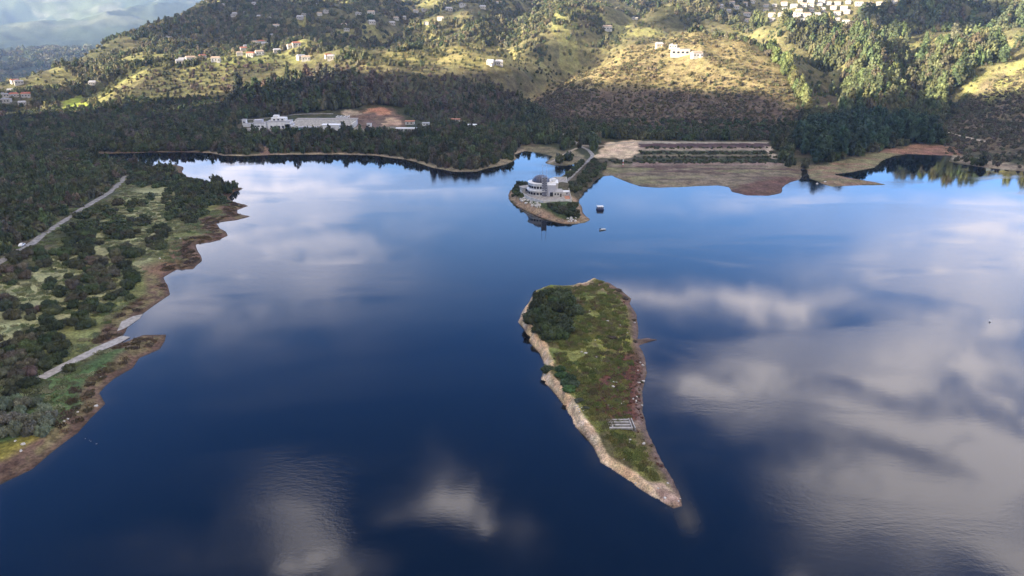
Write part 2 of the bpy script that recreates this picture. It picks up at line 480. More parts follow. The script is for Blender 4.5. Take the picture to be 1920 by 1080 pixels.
def tps_fit(pts, lam):
    X = pts[:, :2] / 500.0; n = len(X)
    d2 = ((X[:, None] - X[None]) ** 2).sum(-1)
    K = 0.5 * d2 * np.log(d2 + 1e-12) + lam * np.eye(n)
    Pm = np.c_[np.ones(n), X]
    A = np.block([[K, Pm], [Pm.T, np.zeros((3, 3))]])
    return X, np.linalg.solve(A, np.r_[pts[:, 2], 0, 0, 0])
TX, TW = tps_fit(HP, 0.004)

def tps(x, y):
    x = np.asarray(x, float) / 500.0; y = np.asarray(y, float) / 500.0
    z = TW[-3] + TW[-2] * x + TW[-1] * y
    for i in range(len(TX)):
        d2 = (x - TX[i, 0]) ** 2 + (y - TX[i, 1]) ** 2
        z = z + TW[i] * 0.5 * d2 * np.log(d2 + 1e-12)
    return z

def ypl(*p): return [tuple(at_y(a, b, Y)[:2]) for a, b, Y in p]
FOLDS = [(ypl((955, 205, 850), (985, 180, 930), (1030, 150, 1010), (1070, 120, 1090), (1120, 90, 1180), (1190, 62, 1280)), -22, 30),
         (ypl((985, 130, 1000), (1035, 118, 1030), (1055, 125, 1010)), 13, 34), (ypl((1545, 100, 1070), (1550, 140, 980), (1575, 185, 890)), -19, 27),
         (ypl((645, 112, 1110), (690, 85, 1230), (740, 60, 1350), (800, 30, 1540)), -24, 36), (ypl((575, 70, 1300), (590, 50, 1400), (610, 25, 1560)), 8, 60),
         (ypl((300, 126, 1060), (500, 117, 1070), (700, 116, 1070), (900, 120, 1070)), -15, 30), (ypl((1710, 195, 850), (1690, 150, 960), (1725, 100, 1080), (1735, 60, 1200)), -20, 32),
         (ypl((1800, 150, 960), (1790, 100, 1100), (1760, 40, 1280)), 18, 36), (ypl((1640, 190, 860), (1610, 140, 980), (1600, 90, 1100)), 15, 34), (ypl((1380, 60, 1180), (1420, 110, 1000)), -15, 28),
         (ypl((490, 10, 1750), (505, 60, 1350), (470, 98, 1150)), 12, 45), (ypl((430, 40, 1500), (400, 90, 1200)), -14, 40), (ypl((900, 0, 1700), (880, 50, 1400), (850, 95, 1150)), 14, 45), (ypl((1000, 10, 1600), (960, 60, 1300), (930, 95, 1130)), -18, 42),
         (ypl((1120, 0, 1600), (1090, 50, 1350), (1060, 85, 1180)), 15, 45), (ypl((1235, 0, 1600), (1200, 35, 1400)), -18, 45), (ypl((1335, 20, 1450), (1340, 52, 1220)), 13, 40), (ypl((1860, 10, 1450), (1880, 70, 1150), (1900, 100, 1020)), 14, 40), (ypl((1840, 30, 1380), (1830, 85, 1120)), -16, 36)]
PEN = at_z(1030, 378)[:2]                           # middle of the peninsula
def land_height(x, y):
    x = np.asarray(x, float); y = np.asarray(y, float)
    d, inside = poly_dist(x, y, LAKE)
    sd = np.where(inside, -d, d)
    base = tps(x, y)
    r = np.hypot(x, y)
    # far valley and the ranges beyond it replace the fitted surface past 3 km
    az = np.degrees(np.arctan2(x, y))
    far = -70 + 165 * sstep(4600, 8200, r) + (520 * (np.abs(2 * fbm(x, y, 1900, 6, 40) - 1) * -1 + 0.25) * sstep(3800, 7000, r) + 60 * (fbm(x, y, 700, 4, 41) - .5)) + 45 * sstep(-34, -27, az) * sstep(-19, -27, az) * sstep(6000, 8000, r)
    k = sstep(2400, 3600, r)
    right = sstep(-19, -12, az)
    far = far * (1 - right) + 170 * right
    base = np.clip(base, -90, 260) * (1 - k) + far * k
    rid = 1 - np.abs(2 * fbm(x + 60 * (fbm(x, y, 200, 2, 75) - .5), y, 300, 4, 70) - 1)
    amp = sstep(820, 1150, r)
    base = base + amp * ((rid - 0.76) * 120 + (fbm(x, y, 60, 3, 71) - 0.5) * 12) * np.where(r > 2400, 0.6, 1.0) * (1 - 0.7 * sstep(-14, -17, az))
    base = base + (fbm(x, y, 45, 4, 72) - 0.5) * 2.2
    for pl, hh_, ww_ in FOLDS:                      # gullies and spurs that can be told apart
        base = base + hh_ * np.exp(-(poly_dist(x, y, pl, False)[0] / ww_) ** 2)
    low = np.where(r < 1000, 1.2, -200)
    base = np.maximum(base, low)
    ws = sstep(4, 70, sd)
    z = np.minimum(sd * 0.13, 1.3) * (1 - ws) + base * ws
    z = z + (fbm(x, y, 9, 3, 73) - 0.5) * 0.8 * sstep(0, 6, sd)
    # causeway bank and the knoll of the peninsula
    pd = np.hypot((x - PEN[0]) / 1.0, (y - PEN[1]) / 1.5)
    z = z + 3.9 * sstep(32, 20, pd) * sstep(0, 9, sd)
    px, py = to_px(x, y, z)
    z = z + 1.6 * softpoly(px, py, [(1040, 350), (1085, 305), (1115, 300), (1125, 330), (1085, 372)], 8) * sstep(0, 6, sd)
    z = np.where(sd < 0, np.maximum(sd * 0.16, -6), z)
    return z, sd

# the sheet of land: rings round the viewpoint, finer where it is near
azs = np.r_[np.linspace(-78, -38, 60, endpoint=False), np.linspace(-38, 38, 660), np.linspace(38, 66, 50)[1:]]
rs = [130.0]
while rs[-1] < 12000: rs.append(rs[-1] * (1.0045 if rs[-1] < 1500 else 1.009))
rs = np.array(rs)
AZ, RR = np.meshgrid(R(1) * azs, rs)
GX, GY = RR * np.sin(AZ), RR * np.cos(AZ)
GZ, GSD = land_height(GX, GY)
PXg, PYg = to_px(GX, GY, GZ)

def sample_land(x, y):                              # height of the built sheet at any point
    x = np.asarray(x, float); y = np.asarray(y, float)
    a = np.degrees(np.arctan2(x, y)); r = np.hypot(x, y)
    ia = np.clip(np.searchsorted(azs, a) - 1, 0, len(azs) - 2)
    ir = np.clip(np.searchsorted(rs, r) - 1, 0, len(rs) - 2)
    fa = np.clip((a - azs[ia]) / (azs[ia + 1] - azs[ia]), 0, 1); fr = np.clip((r - rs[ir]) / (rs[ir + 1] - rs[ir]), 0, 1)
    g = lambda G: (G[ir, ia] * (1 - fa) + G[ir, ia + 1] * fa) * (1 - fr) + (G[ir + 1, ia] * (1 - fa) + G[ir + 1, ia + 1] * fa) * fr
    return g(GZ), g(GSD)

def land_at(px, py):                                # first point of the land met by a photo pixel's sight line
    d = ray(px, py)
    t = np.arange(150, 9000, 1.0) / d[1]
    t = np.arange(150, 3500, 1.5) / d[1]
    x, y, z = d[0] * t, d[1] * t, CAM_H + d[2] * t
    h, _ = sample_land(x, y)
    k = np.argmax(z <= np.maximum(h, 0))
    if z[k] > max(h[k], 0): k = len(t) - 1
    return np.array([x[k], y[k], max(h[k], 0.0)])

# colours of the ground by what grows or lies there; far valley darkened as shade
def zones(x, y, z, sd, px, py):
    n1 = fbm(x, y, 14, 4, 101); n2 = fbm(x, y, 40, 4, 102); n3 = fbm(x, y, 5, 3, 103); n4 = fbm(x, y, 120, 4, 104)
    jx = px + (fbm(x, y, 12, 3, 105) - 0.5) * 22; jy = py + (fbm(x, y, 12, 3, 106) - 0.5) * 14
    c = np.empty(x.shape + (3,))
    dry = sstep(0.42, 0.62, n2)[..., None]
    c[:] = np.array([0.050, 0.055, 0.028]) * (1 - dry) + np.array([0.085, 0.072, 0.045]) * dry
    def paint(mask, rgb):
        nonlocal c
        mask = np.clip(mask, 0, 1)[..., None]
        c = c * (1 - mask) + np.array(rgb) * mask
    S = lambda poly, s=6: softpoly(jx, jy, poly, s)
    hi = sstep(900, 1100, np.hypot(x, y))
    paint(hi * (0.35 + 0.65 * sstep(0.40, 0.58, n4)), (0.145, 0.13, 0.06))
    paint(hi * sstep(0.56, 0.64, n2) * 0.8, (0.21, 0.20, 0.075))
    # sunny heath hill and slopes
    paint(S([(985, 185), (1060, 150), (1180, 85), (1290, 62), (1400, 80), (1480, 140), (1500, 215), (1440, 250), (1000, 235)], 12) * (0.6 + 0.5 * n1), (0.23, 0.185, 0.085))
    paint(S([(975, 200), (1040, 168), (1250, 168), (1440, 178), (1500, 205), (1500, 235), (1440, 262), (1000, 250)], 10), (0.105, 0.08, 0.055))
    paint(S([(680, 118), (760, 98), (900, 85), (1010, 105), (1000, 128), (850, 122)], 10), (0.22, 0.19, 0.075))
    paint(S([(380, 112), (470, 98), (560, 104), (560, 118), (380, 122)], 6), (0.20, 0.20, 0.07))
    paint(S([(110, 212), (120, 188), (160, 184), (175, 205), (160, 214)], 4), (0.26, 0.30, 0.055))
    paint(S([(160, 190), (240, 130), (330, 116), (380, 112), (300, 125), (220, 165), (190, 200)], 5), (0.22, 0.21, 0.075))
    paint(S([(1800, 170), (1860, 130), (1930, 105), (1940, 170), (1850, 190)], 8), (0.25, 0.24, 0.085))
    paint(S([(1840, 150), (1900, 120), (1990, 130), (2100, 330), (1800, 300), (1780, 250)], 10) * 0.7 * sstep(0.4, 0.6, n1), (0.16, 0.12, 0.08))
    paint(sstep(1500, 2600, np.hypot(x, y)) * sstep(0.5, 0.62, n4) * 0.8, (0.20, 0.19, 0.09))
    rfar = sstep(5000, 6200, np.hypot(x, y)); paint(sstep(2300, 2900, np.hypot(x, y)), (0.04, 0.055, 0.032))  # forest green painted dark over the far valley to stand in for shade
    paint(rfar, (0.10, 0.12, 0.06)); paint(rfar * sstep(0.47, 0.56, fbm(x, y, 420, 5, 120)), (0.16, 0.165, 0.11)); paint(rfar * sstep(0.55, 0.6, fbm(x, y, 300, 5, 121)), (0.055, 0.075, 0.045))
    # pale meadow on the near bank
    paint(S([(-120, 640), (-100, 540), (60, 490), (170, 430), (235, 362), (300, 345), (335, 370), (330, 425), (300, 480), (265, 520), (215, 560), (140, 600), (80, 640), (0, 660)], 14), (0.25, 0.25, 0.125))
    paint(S([(60, 650), (140, 600), (215, 560), (265, 520), (300, 470), (340, 400), (440, 360), (460, 420), (370, 520), (310, 570), (150, 680), (60, 690)], 10) * 0.8, (0.17, 0.18, 0.065))
    paint(S([(90, 760), (75, 712), (150, 690), (235, 640), (310, 625), (312, 640), (255, 680), (200, 735), (160, 760)], 6), (0.085, 0.13, 0.05))
    paint(S([(-50, 800), (90, 740), (150, 770), (120, 800), (0, 850)], 8), (0.07, 0.105, 0.04))
    paint(S([(-90, 900), (-60, 845), (30, 830), (75, 800), (100, 810), (20, 885)], 6), (0.23, 0.20, 0.045))
    paint(S([(248, 655), (262, 636), (300, 624), (315, 630), (305, 650), (270, 660)], 5) * 0.8, (0.25, 0.17, 0.11))
    # bared lake bed along the water
    nearbank = sstep(520, 420, py * 0 + y) * sstep(-60, -90, x)
    band = np.where((x < -60) & (y < 560), 9.0, 3.4) * (0.45 + 1.1 * n2) * np.where(px < 300, 1.0, 1.25)
    bed = sstep(1.0, -1.0, (sd - band) / 2.0)
    isleft = x < -60
    paint(bed * isleft, (0.112, 0.073, 0.05))
    paint(bed * isleft * sstep(0.45, 0.6, n3) * sstep(1, 4, sd), (0.15, 0.125, 0.06))
    paint(S([(1040, 600), (280, 500), (330, 470), (300, 490)], 5) * 0, (0.1, 0.06, 0.04))
    paint(S([(262, 500), (300, 488), (335, 470), (400, 446), (430, 440), (425, 452), (370, 458), (300, 520), (270, 512)], 6) * 0.7, (0.14, 0.075, 0.05))
    paint(S([(385, 300), (480, 296), (430, 285), (385, 283)], 4) * 0, (0.2, 0.16, 0.11))
    paint(bed * (y > 560) * (px > 380) * (px < 1000), (0.27, 0.22, 0.15))
    paint(S([(491, 292), (493, 270), (503, 267), (513, 290)], 2), (0.22, 0.15, 0.105))
    paint(S([(760, 302), (810, 317), (900, 323), (960, 309), (975, 296), (940, 297), (890, 312), (820, 309), (770, 298)], 4), (0.22, 0.185, 0.12))
    # drawn-down flats on the right shore
    flats = S([(1128, 332), (1140, 308), (1500, 308), (1505, 335), (1470, 365), (1400, 372), (1240, 356), (1150, 335)], 4)
    stripe = fbm(x / 7, y, 6, 4, 130)
    paint(flats, (0.165, 0.135, 0.09)); paint(flats * sstep(0.5, 0.62, stripe), (0.10, 0.068, 0.052)); paint(flats * sstep(0.55, 0.7, fbm(x / 5, y, 9, 3, 133)) * 0.8, (0.17, 0.16, 0.08))
    paint(flats * S([(1370, 352), (1440, 335), (1500, 330), (1470, 368), (1380, 370)], 4) * 0.9, (0.105, 0.06, 0.045))
    mead = S([(1515, 336), (1510, 316), (1600, 296), (1700, 275), (1790, 278), (1795, 292), (1680, 290), (1655, 302), (1640, 316), (1560, 326), (1680, 345), (1560, 352)], 4)
    paint(mead, (0.17, 0.155, 0.08)); paint(mead * sstep(0.52, 0.66, stripe), (0.20, 0.13, 0.085))
    paint(S([(1640, 284), (1720, 272), (1800, 276), (1800, 292), (1700, 288)], 3) * 0.8, (0.23, 0.12, 0.08))
    paint(S([(1785, 300), (1790, 290), (1930, 312), (1930, 326), (1850, 318)], 3), (0.23, 0.19, 0.13))
    # settling terraces: long parallel strips
    terr = softpoly(px, py, [(1185, 310), (1196, 265), (1440, 267), (1462, 300), (1470, 310)], 2)
    row = np.interp(np.clip(py, 262, 312), [262, 266, 267.5, 270, 276, 278, 281, 283, 289, 291, 294, 296, 303, 306, 312], np.arange(15))
    ci = np.round(row).astype(int)
    pal = np.array([(0.30, 0.26, 0.2), (0.33, 0.29, 0.22), (0.33, 0.29, 0.22), (0.07, 0.045, 0.04), (0.08, 0.05, 0.045), (0.26, 0.20, 0.14), (0.26, 0.21, 0.15), (0.08, 0.085, 0.045),
                    (0.065, 0.07, 0.04), (0.17, 0.14, 0.09), (0.09, 0.075, 0.05), (0.055, 0.06, 0.035), (0.05, 0.06, 0.03), (0.21, 0.15, 0.12), (0.2, 0.15, 0.12)])
    m = (terr * (0.65 + 0.6 * n3))[..., None]
    m = np.clip(m, 0, 1); c = c * (1 - m) + pal[ci] * m
    paint(S([(1112, 298), (1125, 283), (1140, 268), (1196, 264), (1200, 282), (1185, 292), (1170, 302), (1150, 297)], 2), (0.46, 0.35, 0.23))
    paint(S([(1432, 275), (1448, 275), (1460, 300), (1448, 299)], 2), (0.38, 0.31, 0.22))
    paint(S([(1022, 309), (1034, 292), (1075, 278), (1100, 290), (1095, 305), (1070, 312)], 3), (0.17, 0.145, 0.09))
    paint(S([(985, 284), (975, 276), (1040, 276), (1060, 288), (1036, 293)], 3), (0.15, 0.13, 0.075))
    # earth cut and yards at the works
    paint(S([(640, 244), (645, 214), (690, 203), (735, 203), (755, 214), (765, 240), (720, 246)], 4), (0.13, 0.09, 0.065))
    paint(S([(678, 214), (700, 203), (722, 204), (738, 210), (732, 214), (692, 212)], 1.5), (0.36, 0.19, 0.11))
    paint(S([(725, 220), (752, 224), (752, 238), (722, 236)], 2), (0.38, 0.26, 0.17)); paint(S([(640, 212), (670, 206), (676, 214), (645, 218)], 2), (0.34, 0.27, 0.19))
    paint(S([(640, 252), (655, 240), (800, 241), (770, 249), (700, 252)], 2), (0.20, 0.19, 0.14))
    paint(S([(450, 244), (480, 232), (650, 230), (650, 246), (560, 248)], 2), (0.30, 0.28, 0.25))
    # peninsula: bare rock shore below the green top
    pen = S([(948, 366), (960, 345), (1040, 345), (1090, 380), (1112, 412), (1060, 424), (985, 398)], 3)
    paint(pen, (0.065, 0.085, 0.035)); paint(pen * sstep(1, -1, (sd - 4.5 - 2 * n2) / 1.2), (0.27, 0.19, 0.12)); paint(pen * sstep(1.6, 0.4, sd) * 0.8, (0.12, 0.07, 0.045))
    paint(S([(1086, 384), (1092, 362), (1135, 328), (1135, 340), (1100, 366), (1092, 388)], 3), (0.20, 0.155, 0.12))
    wet = sstep(0.9, 0.0, sd)
    c = c * (1 - 0.35 * wet[..., None])
    return c
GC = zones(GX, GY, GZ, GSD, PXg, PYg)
GC[GSD < 0] = (0.03, 0.035, 0.03)
nr, na = GX.shape
idx = np.arange(nr * na).reshape(nr, na)
q = np.stack([idx[:-1, :-1], idx[:-1, 1:], idx[1:, 1:], idx[1:, :-1]], -1).reshape(-1, 4)
q = q[:, ::-1]
sdm = GSD.ravel()
q = q[(sdm[q].max(1) > -14)]
used = np.unique(q); remap = np.zeros(nr * na, np.int64); remap[used] = np.arange(len(used))
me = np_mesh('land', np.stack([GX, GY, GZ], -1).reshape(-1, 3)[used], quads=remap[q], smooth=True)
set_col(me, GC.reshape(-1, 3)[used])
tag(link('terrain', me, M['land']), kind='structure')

# the island, a finer sheet of its own
ix0, ix1 = min(p[0] for p in ISLE) - 3, max(p[0] for p in ISLE) + 3
iy0, iy1 = min(p[1] for p in ISLE) - 3, max(p[1] for p in ISLE) + 3
IX, IY = np.meshgrid(np.arange(ix0, ix1, 0.4), np.arange(iy0, iy1, 0.4))
def isle_height(x, y):
    d, ins = poly_dist(x, y, ISLE)
    sd = np.where(ins, d, -d)
    dl = poly_dist(x, y, ISLE_L, False)[0]; dr = poly_dist(x, y, ISLE_R, False)[0]
    left = sstep(-4, 6, dr - dl)                    # 1 on the scarp side
    nn = fbm(x, y, 6, 4, 201); n5 = fbm(x, y, 18, 3, 202)
    scarp = sstep(0.1, 2.5, sd + (nn - 0.5) * 2.6) * 2.7 + sstep(1.2, 0.2, np.abs(sd - 1.6)) * (nn - 0.5) * 0.9
    soft = 2.7 * (1 - np.exp(-np.maximum(sd, 0) / 5.5))
    z = scarp * left + soft * (1 - left) + 1.2 * sstep(6, 22, sd) + (n5 - 0.5) * 0.9 * sstep(1, 6, sd) + (fbm(x, y, 2.2, 3, 203) - 0.5) * 0.35 * sstep(0, 2, sd)
    tail = sstep(180, 200, y) ; z = z * (0.45 + 0.55 * tail)
    z = np.where(sd < 0, np.maximum(sd * 0.5, -3), z * sstep(-0.1, 1.0, sd))
    return z, sd, left, nn
IZ, ISD, ILF, INN = isle_height(IX, IY)
IPX, IPY = to_px(IX, IY, IZ)
n1 = fbm(IX, IY, 7, 4, 210); n2 = fbm(IX, IY, 20, 4, 211); n3 = fbm(IX, IY, 2.0, 3, 212)
IC = np.empty(IX.shape + (3,))
g = sstep(0.35, 0.65, n1)[..., None]
IC[:] = np.array([0.14, 0.155, 0.044]) * (1 - g) + np.array([0.185, 0.185, 0.054]) * g
def ipaint(m, rgb):
    global IC
    m = np.clip(m, 0, 1)[..., None]; IC = IC * (1 - m) + np.array(rgb) * m
jx, jy = IPX + (n1 - 0.5) * 26, IPY + (n2 - 0.5) * 26
IS = lambda poly, s=8: softpoly(jx, jy, poly, s)
ipaint(IS([(1110, 620), (1180, 610), (1195, 670), (1130, 680)], 14), (0.26, 0.25, 0.055))
ipaint(sstep(0.55, 0.66, fbm(IX, IY, 9, 4, 214)) * 0.7, (0.085, 0.06, 0.04))
ipaint(IS([(1108, 745), (1130, 685), (1185, 650), (1225, 690), (1218, 800), (1150, 790), (1120, 775)], 12) * 0.97, (0.12, 0.055, 0.04))
ipaint(IS([(1165, 560), (1192, 575), (1215, 640), (1215, 700), (1185, 660), (1180, 600)], 8) * 0.75, (0.12, 0.075, 0.055))
ipaint(IS([(1170, 800), (1205, 790), (1270, 920), (1240, 900), (1190, 840)], 8) * 0.7, (0.11, 0.075, 0.05))
ipaint(IS([(1180, 790), (1212, 785), (1216, 812), (1180, 806)], 5), (0.24, 0.17, 0.13))
ipaint(sstep(3.0, 1.0, ISD + (n1 - 0.5) * 2.5) * (1 - ILF), (0.15, 0.105, 0.085))
top = IS([(1040, 538), (1110, 528), (1160, 540), (1190, 575), (1150, 572), (1130, 553), (1070, 553)], 6)
ipaint(top * 0.8, (0.26, 0.17, 0.115)); ipaint(IS([(1105, 534), (1130, 526), (1175, 548), (1190, 580), (1165, 572), (1130, 542)], 4) * 0.85 * sstep(.4, .55, n1 * .5 + n3 * .5), (0.10, 0.06, 0.045))
cliff = sstep(1.0, -1.0, (ISD - 2.7 - (n1 - 0.5) * 2.6) / 0.7) * sstep(0.35, 0.65, ILF)
ipaint(cliff, (0.58, 0.42, 0.25)); ipaint(cliff * sstep(0.5, 0.62, n3), (0.66, 0.51, 0.34)); ipaint(cliff * sstep(0.55, 0.66, n2) * 0.7, (0.55, 0.37, 0.19))
ipaint(IS([(1215, 905), (1245, 905), (1282, 930), (1282, 955), (1255, 955)], 5), (0.36, 0.25, 0.18))
ipaint(sstep(0.9, 0.1, ISD) * 0.85, (0.12, 0.085, 0.06)); IC[ISD < 0] = (0.06, 0.06, 0.045)
nr, na = IX.shape
idx = np.arange(nr * na).reshape(nr, na)
q = np.stack([idx[:-1, :-1], idx[:-1, 1:], idx[1:, 1:], idx[1:, :-1]], -1).reshape(-1, 4)
q = q[(ISD.ravel()[q].max(1) > -2.2)]
used = np.unique(q); remap = np.zeros(nr * na, np.int64); remap[used] = np.arange(len(used))
me = np_mesh('island', np.stack([IX, IY, IZ], -1).reshape(-1, 3)[used], quads=remap[q], smooth=True)
set_col(me, IC.reshape(-1, 3)[used])
tag(link('island', me, M['isle']), kind='structure')
def isle_z(x, y):
    i = int(np.clip((x - ix0) / 0.4, 0, IX.shape[1] - 1)); j = int(np.clip((y - iy0) / 0.4, 0, IX.shape[0] - 1))
    return float(IZ[j, i])
def isle_at(px, py):
    z = 3.0
    for _ in range(6):
        p = at_z(px, py, z); z = max(isle_z(p[0], p[1]), 0)
    return np.array([p[0], p[1], z])

# the mountain behind the viewpoint that keeps the lake in shade
dS, uS = np.array([math.sin(R(SUN_AZ)), math.cos(R(SUN_AZ))]), np.array([-math.cos(R(SUN_AZ)), math.sin(R(SUN_AZ))])
TAN = math.tan(R(SUN_EL))
SHADE = [(240, 122, 50), (400, 119, 50), (700, 119, 52), (900, 124, 50), (1000, 158, None), (1100, 152, None), (1250, 165, None), (1450, 178, None), (1520, 205, None), (1750, 200, None), (1900, 165, None)]
UV = []
VR = -1150.0
for px, py, z in SHADE:
    p = land_at(px, py) if z is None else at_z(px, py, z)
    UV.append((p[:2] @ uS, p[2] + (p[:2] @ dS - VR) * TAN))
m_ = at_z(150, 215, 8); UV.append((m_[:2] @ uS - 10, m_[2] + (m_[:2] @ dS - VR) * TAN)); UV.append((m_[:2] @ uS + 60, 60)); UV.append((m_[:2] @ uS + 300, 20))
UV = sorted(UV)
ug = np.linspace(-1100, UV[-1][0], 260); vg = np.linspace(-600, 500, 60)
UU, VV = np.meshgrid(ug, vg)
Hc = np.interp(UU, [a for a, b in UV], [b for a, b in UV])
prof = np.where(VV < 0, sstep(-600, 0, VV), sstep(500, 0, VV))
ZZ = Hc * prof + (fbm(UU, VV, 30, 3, 300) - 0.5) * 14 * prof - 3
WX = UU * uS[0] + (VV + VR) * dS[0]; WY = UU * uS[1] + (VV + VR) * dS[1]
idx = np.arange(UU.size).reshape(UU.shape)
q = np.stack([idx[:-1, :-1], idx[1:, :-1], idx[1:, 1:], idx[:-1, 1:]], -1).reshape(-1, 4)
me = np_mesh('mountain', np.stack([WX, WY, ZZ], -1).reshape(-1, 3), quads=q, smooth=True)
set_col(me, np.tile((0.05, 0.055, 0.03), (UU.size, 1)))
tag(link('mountain', me, M['land']), kind='structure')

# unseen opaque puffs added towards the sun to shade far mountain, ravine and valley
bm_v, bm_f, nv_ = [], [], 0
import bmesh
_b = bmesh.new(); bmesh.ops.create_icosphere(_b, subdivisions=3, radius=1.0)
cv = np.array([p.co[:] for p in _b.verts]); cf = np.array([[p.index for p in f_.verts] for f_ in _b.faces]); _b.free()
toward = -np.array(sd_travel)
for px, py, r_ in [(385, 30, 70), (420, 45, 80), (455, 25, 95), (500, 45, 95), (545, 65, 60), (560, 30, 100), (620, 35, 95), (655, 75, 60), (685, 92, 34), (605, 70, 55), (690, 45, 50), (720, 20, 60),
                   (1740, 18, 60), (1785, 24, 55), (1830, 48, 40), (1290, 44, 28), (1050, 112, 30), (860, 14, 50), (960, 20, 40)]:
    p = land_at(px, py); s_ = (700 + 60 * hash2(np.array([px]), np.array([py]), 3)[0] - p[2]) / toward[2]
    c_ = p + toward * s_
    w_ = cv * r_ * np.array([1.15, 1.15, 0.62]); w_ = w_ + cv * ((fbm(w_[:, 0] + w_[:, 2] + px, w_[:, 1] + py, r_ * 0.5, 4, 350) - 0.5) * r_ * 0.7)[:, None]
    bm_v.append(w_ + c_); bm_f.append(cf + nv_); nv_ += len(w_)
for x_, y_, r_ in [(-1500, 2300, 330), (-1250, 2500, 300), (-1000, 2600, 260), (-1700, 2000, 280)]:
    c_ = np.array([x_, y_, -60.0]) + toward * ((760 + 60) / toward[2])
    w_ = cv * r_ * np.array([1.2, 1.0, 0.4]); w_ = w_ + cv * ((fbm(w_[:, 0] + w_[:, 2], w_[:, 1], r_ * 0.5, 4, 351) - 0.5) * r_ * 0.6)[:, None]
    bm_v.append(w_ + c_); bm_f.append(cf + nv_); nv_ += len(w_)
M['added_shade_cloud'] = material('shade_puff_white', (0.9, 0.9, 0.9), 1.0, 0.0)
tag(link('added_shade_cloud', np_mesh('added_shade_cloud', np.concatenate(bm_v), tris=np.concatenate(bm_f), smooth=True), M['added_shade_cloud']), kind='structure')

# ------------------------------------------------------------------ the water
m = bpy.data.materials.new('lake_water'); m.use_nodes = True
t = NT(m.node_tree); b = m.node_tree.nodes['Principled BSDF']
g = t.n('ShaderNodeNewGeometry')
vc = t.n('ShaderNodeVertexColor', layer_name='depth')
b.inputs['IOR'].default_value = 1.33
b.inputs['Specular IOR Level'].default_value = 0.5
t.link(t.mix(vc.outputs[0], (0.001, 0.0028, 0.006), (0.06, 0.05, 0.03)), b.inputs['Base Color'])
mp = t.n('ShaderNodeMapping'); mp.inputs['Scale'].default_value = (0.006, 0.018, 1.0); mp.inputs['Rotation'].default_value = (0, 0, 0.12)
t.link(g.outputs['Position'], mp.inputs['Vector'])
wind = t.ramp(t.noise(mp.outputs[0], 1.0, 4, 0.55, dist=0.6), 0.48, 0.62)
t.link(t.math('MULTIPLY_ADD', wind, 0.08, 0.025), b.inputs['Roughness'])
bn = t.n('ShaderNodeBump'); bn.inputs['Distance'].default_value = 0.06
mp2 = t.n('ShaderNodeMapping'); mp2.inputs['Scale'].default_value = (0.30, 0.75, 1.0); mp2.inputs['Rotation'].default_value = (0, 0, 0.5)
t.link(g.outputs['Position'], mp2.inputs['Vector'])
t.link(t.math('MULTIPLY_ADD', wind, 0.30, 0.045), bn.inputs['Strength'])
t.link(t.math('ADD', t.noise(g.outputs['Position'], 1.1, 3, 0.6), t.math('MULTIPLY', t.noise(mp2.outputs[0], 1.0, 4, 0.6), 1.6)), bn.inputs['Height'])
t.link(bn.outputs[0], b.inputs['Normal'])
M['water'] = m
wx, wy = np.meshgrid(np.arange(-700, 1001, 4.0), np.r_[np.arange(-700, 120, 40.0), np.arange(120, 770, 3.0)])
dd, ins = poly_dist(wx, wy, LAKE)
di, ini = poly_dist(wx, wy, ISLE)
tip = at_z(1290, 972)[:2]
sh = np.exp(-np.minimum(dd, di) / 1.6) * 0.35 + 0.9 * np.exp(-((wx - tip[0]) ** 2 / 5 + (wy - tip[1]) ** 2 / 22))
idx = np.arange(wx.size).reshape(wx.shape)
q = np.stack([idx[:-1, :-1], idx[:-1, 1:], idx[1:, 1:], idx[1:, :-1]], -1).reshape(-1, 4)
keep = (ins | (dd < 12)).ravel()
q = q[keep[q].any(1)]
used = np.unique(q); remap = np.zeros(wx.size, np.int64); remap[used] = np.arange(len(used))
me = np_mesh('water', np.stack([wx, wy, 0 * wx], -1).reshape(-1, 3)[used], quads=remap[q])
set_col(me, np.repeat(np.clip(sh, 0, 1).reshape(-1, 1)[used], 3, 1), 'depth')
tag(link('lake_water', me, M['water']), kind='structure')
# ------------------------------------------------------------------ foliage prototypes
def ico(sub):
    bm_ = __import__('bmesh').new()
    __import__('bmesh').ops.create_icosphere(bm_, subdivisions=sub, radius=1.0)
    v = np.array([p.co[:] for p in bm_.verts]); f = np.array([[p.index for p in q_.verts] for q_ in bm_.faces])
    bm_.free()
    return v, f
ICO = {1: ico(1), 2: ico(2)}

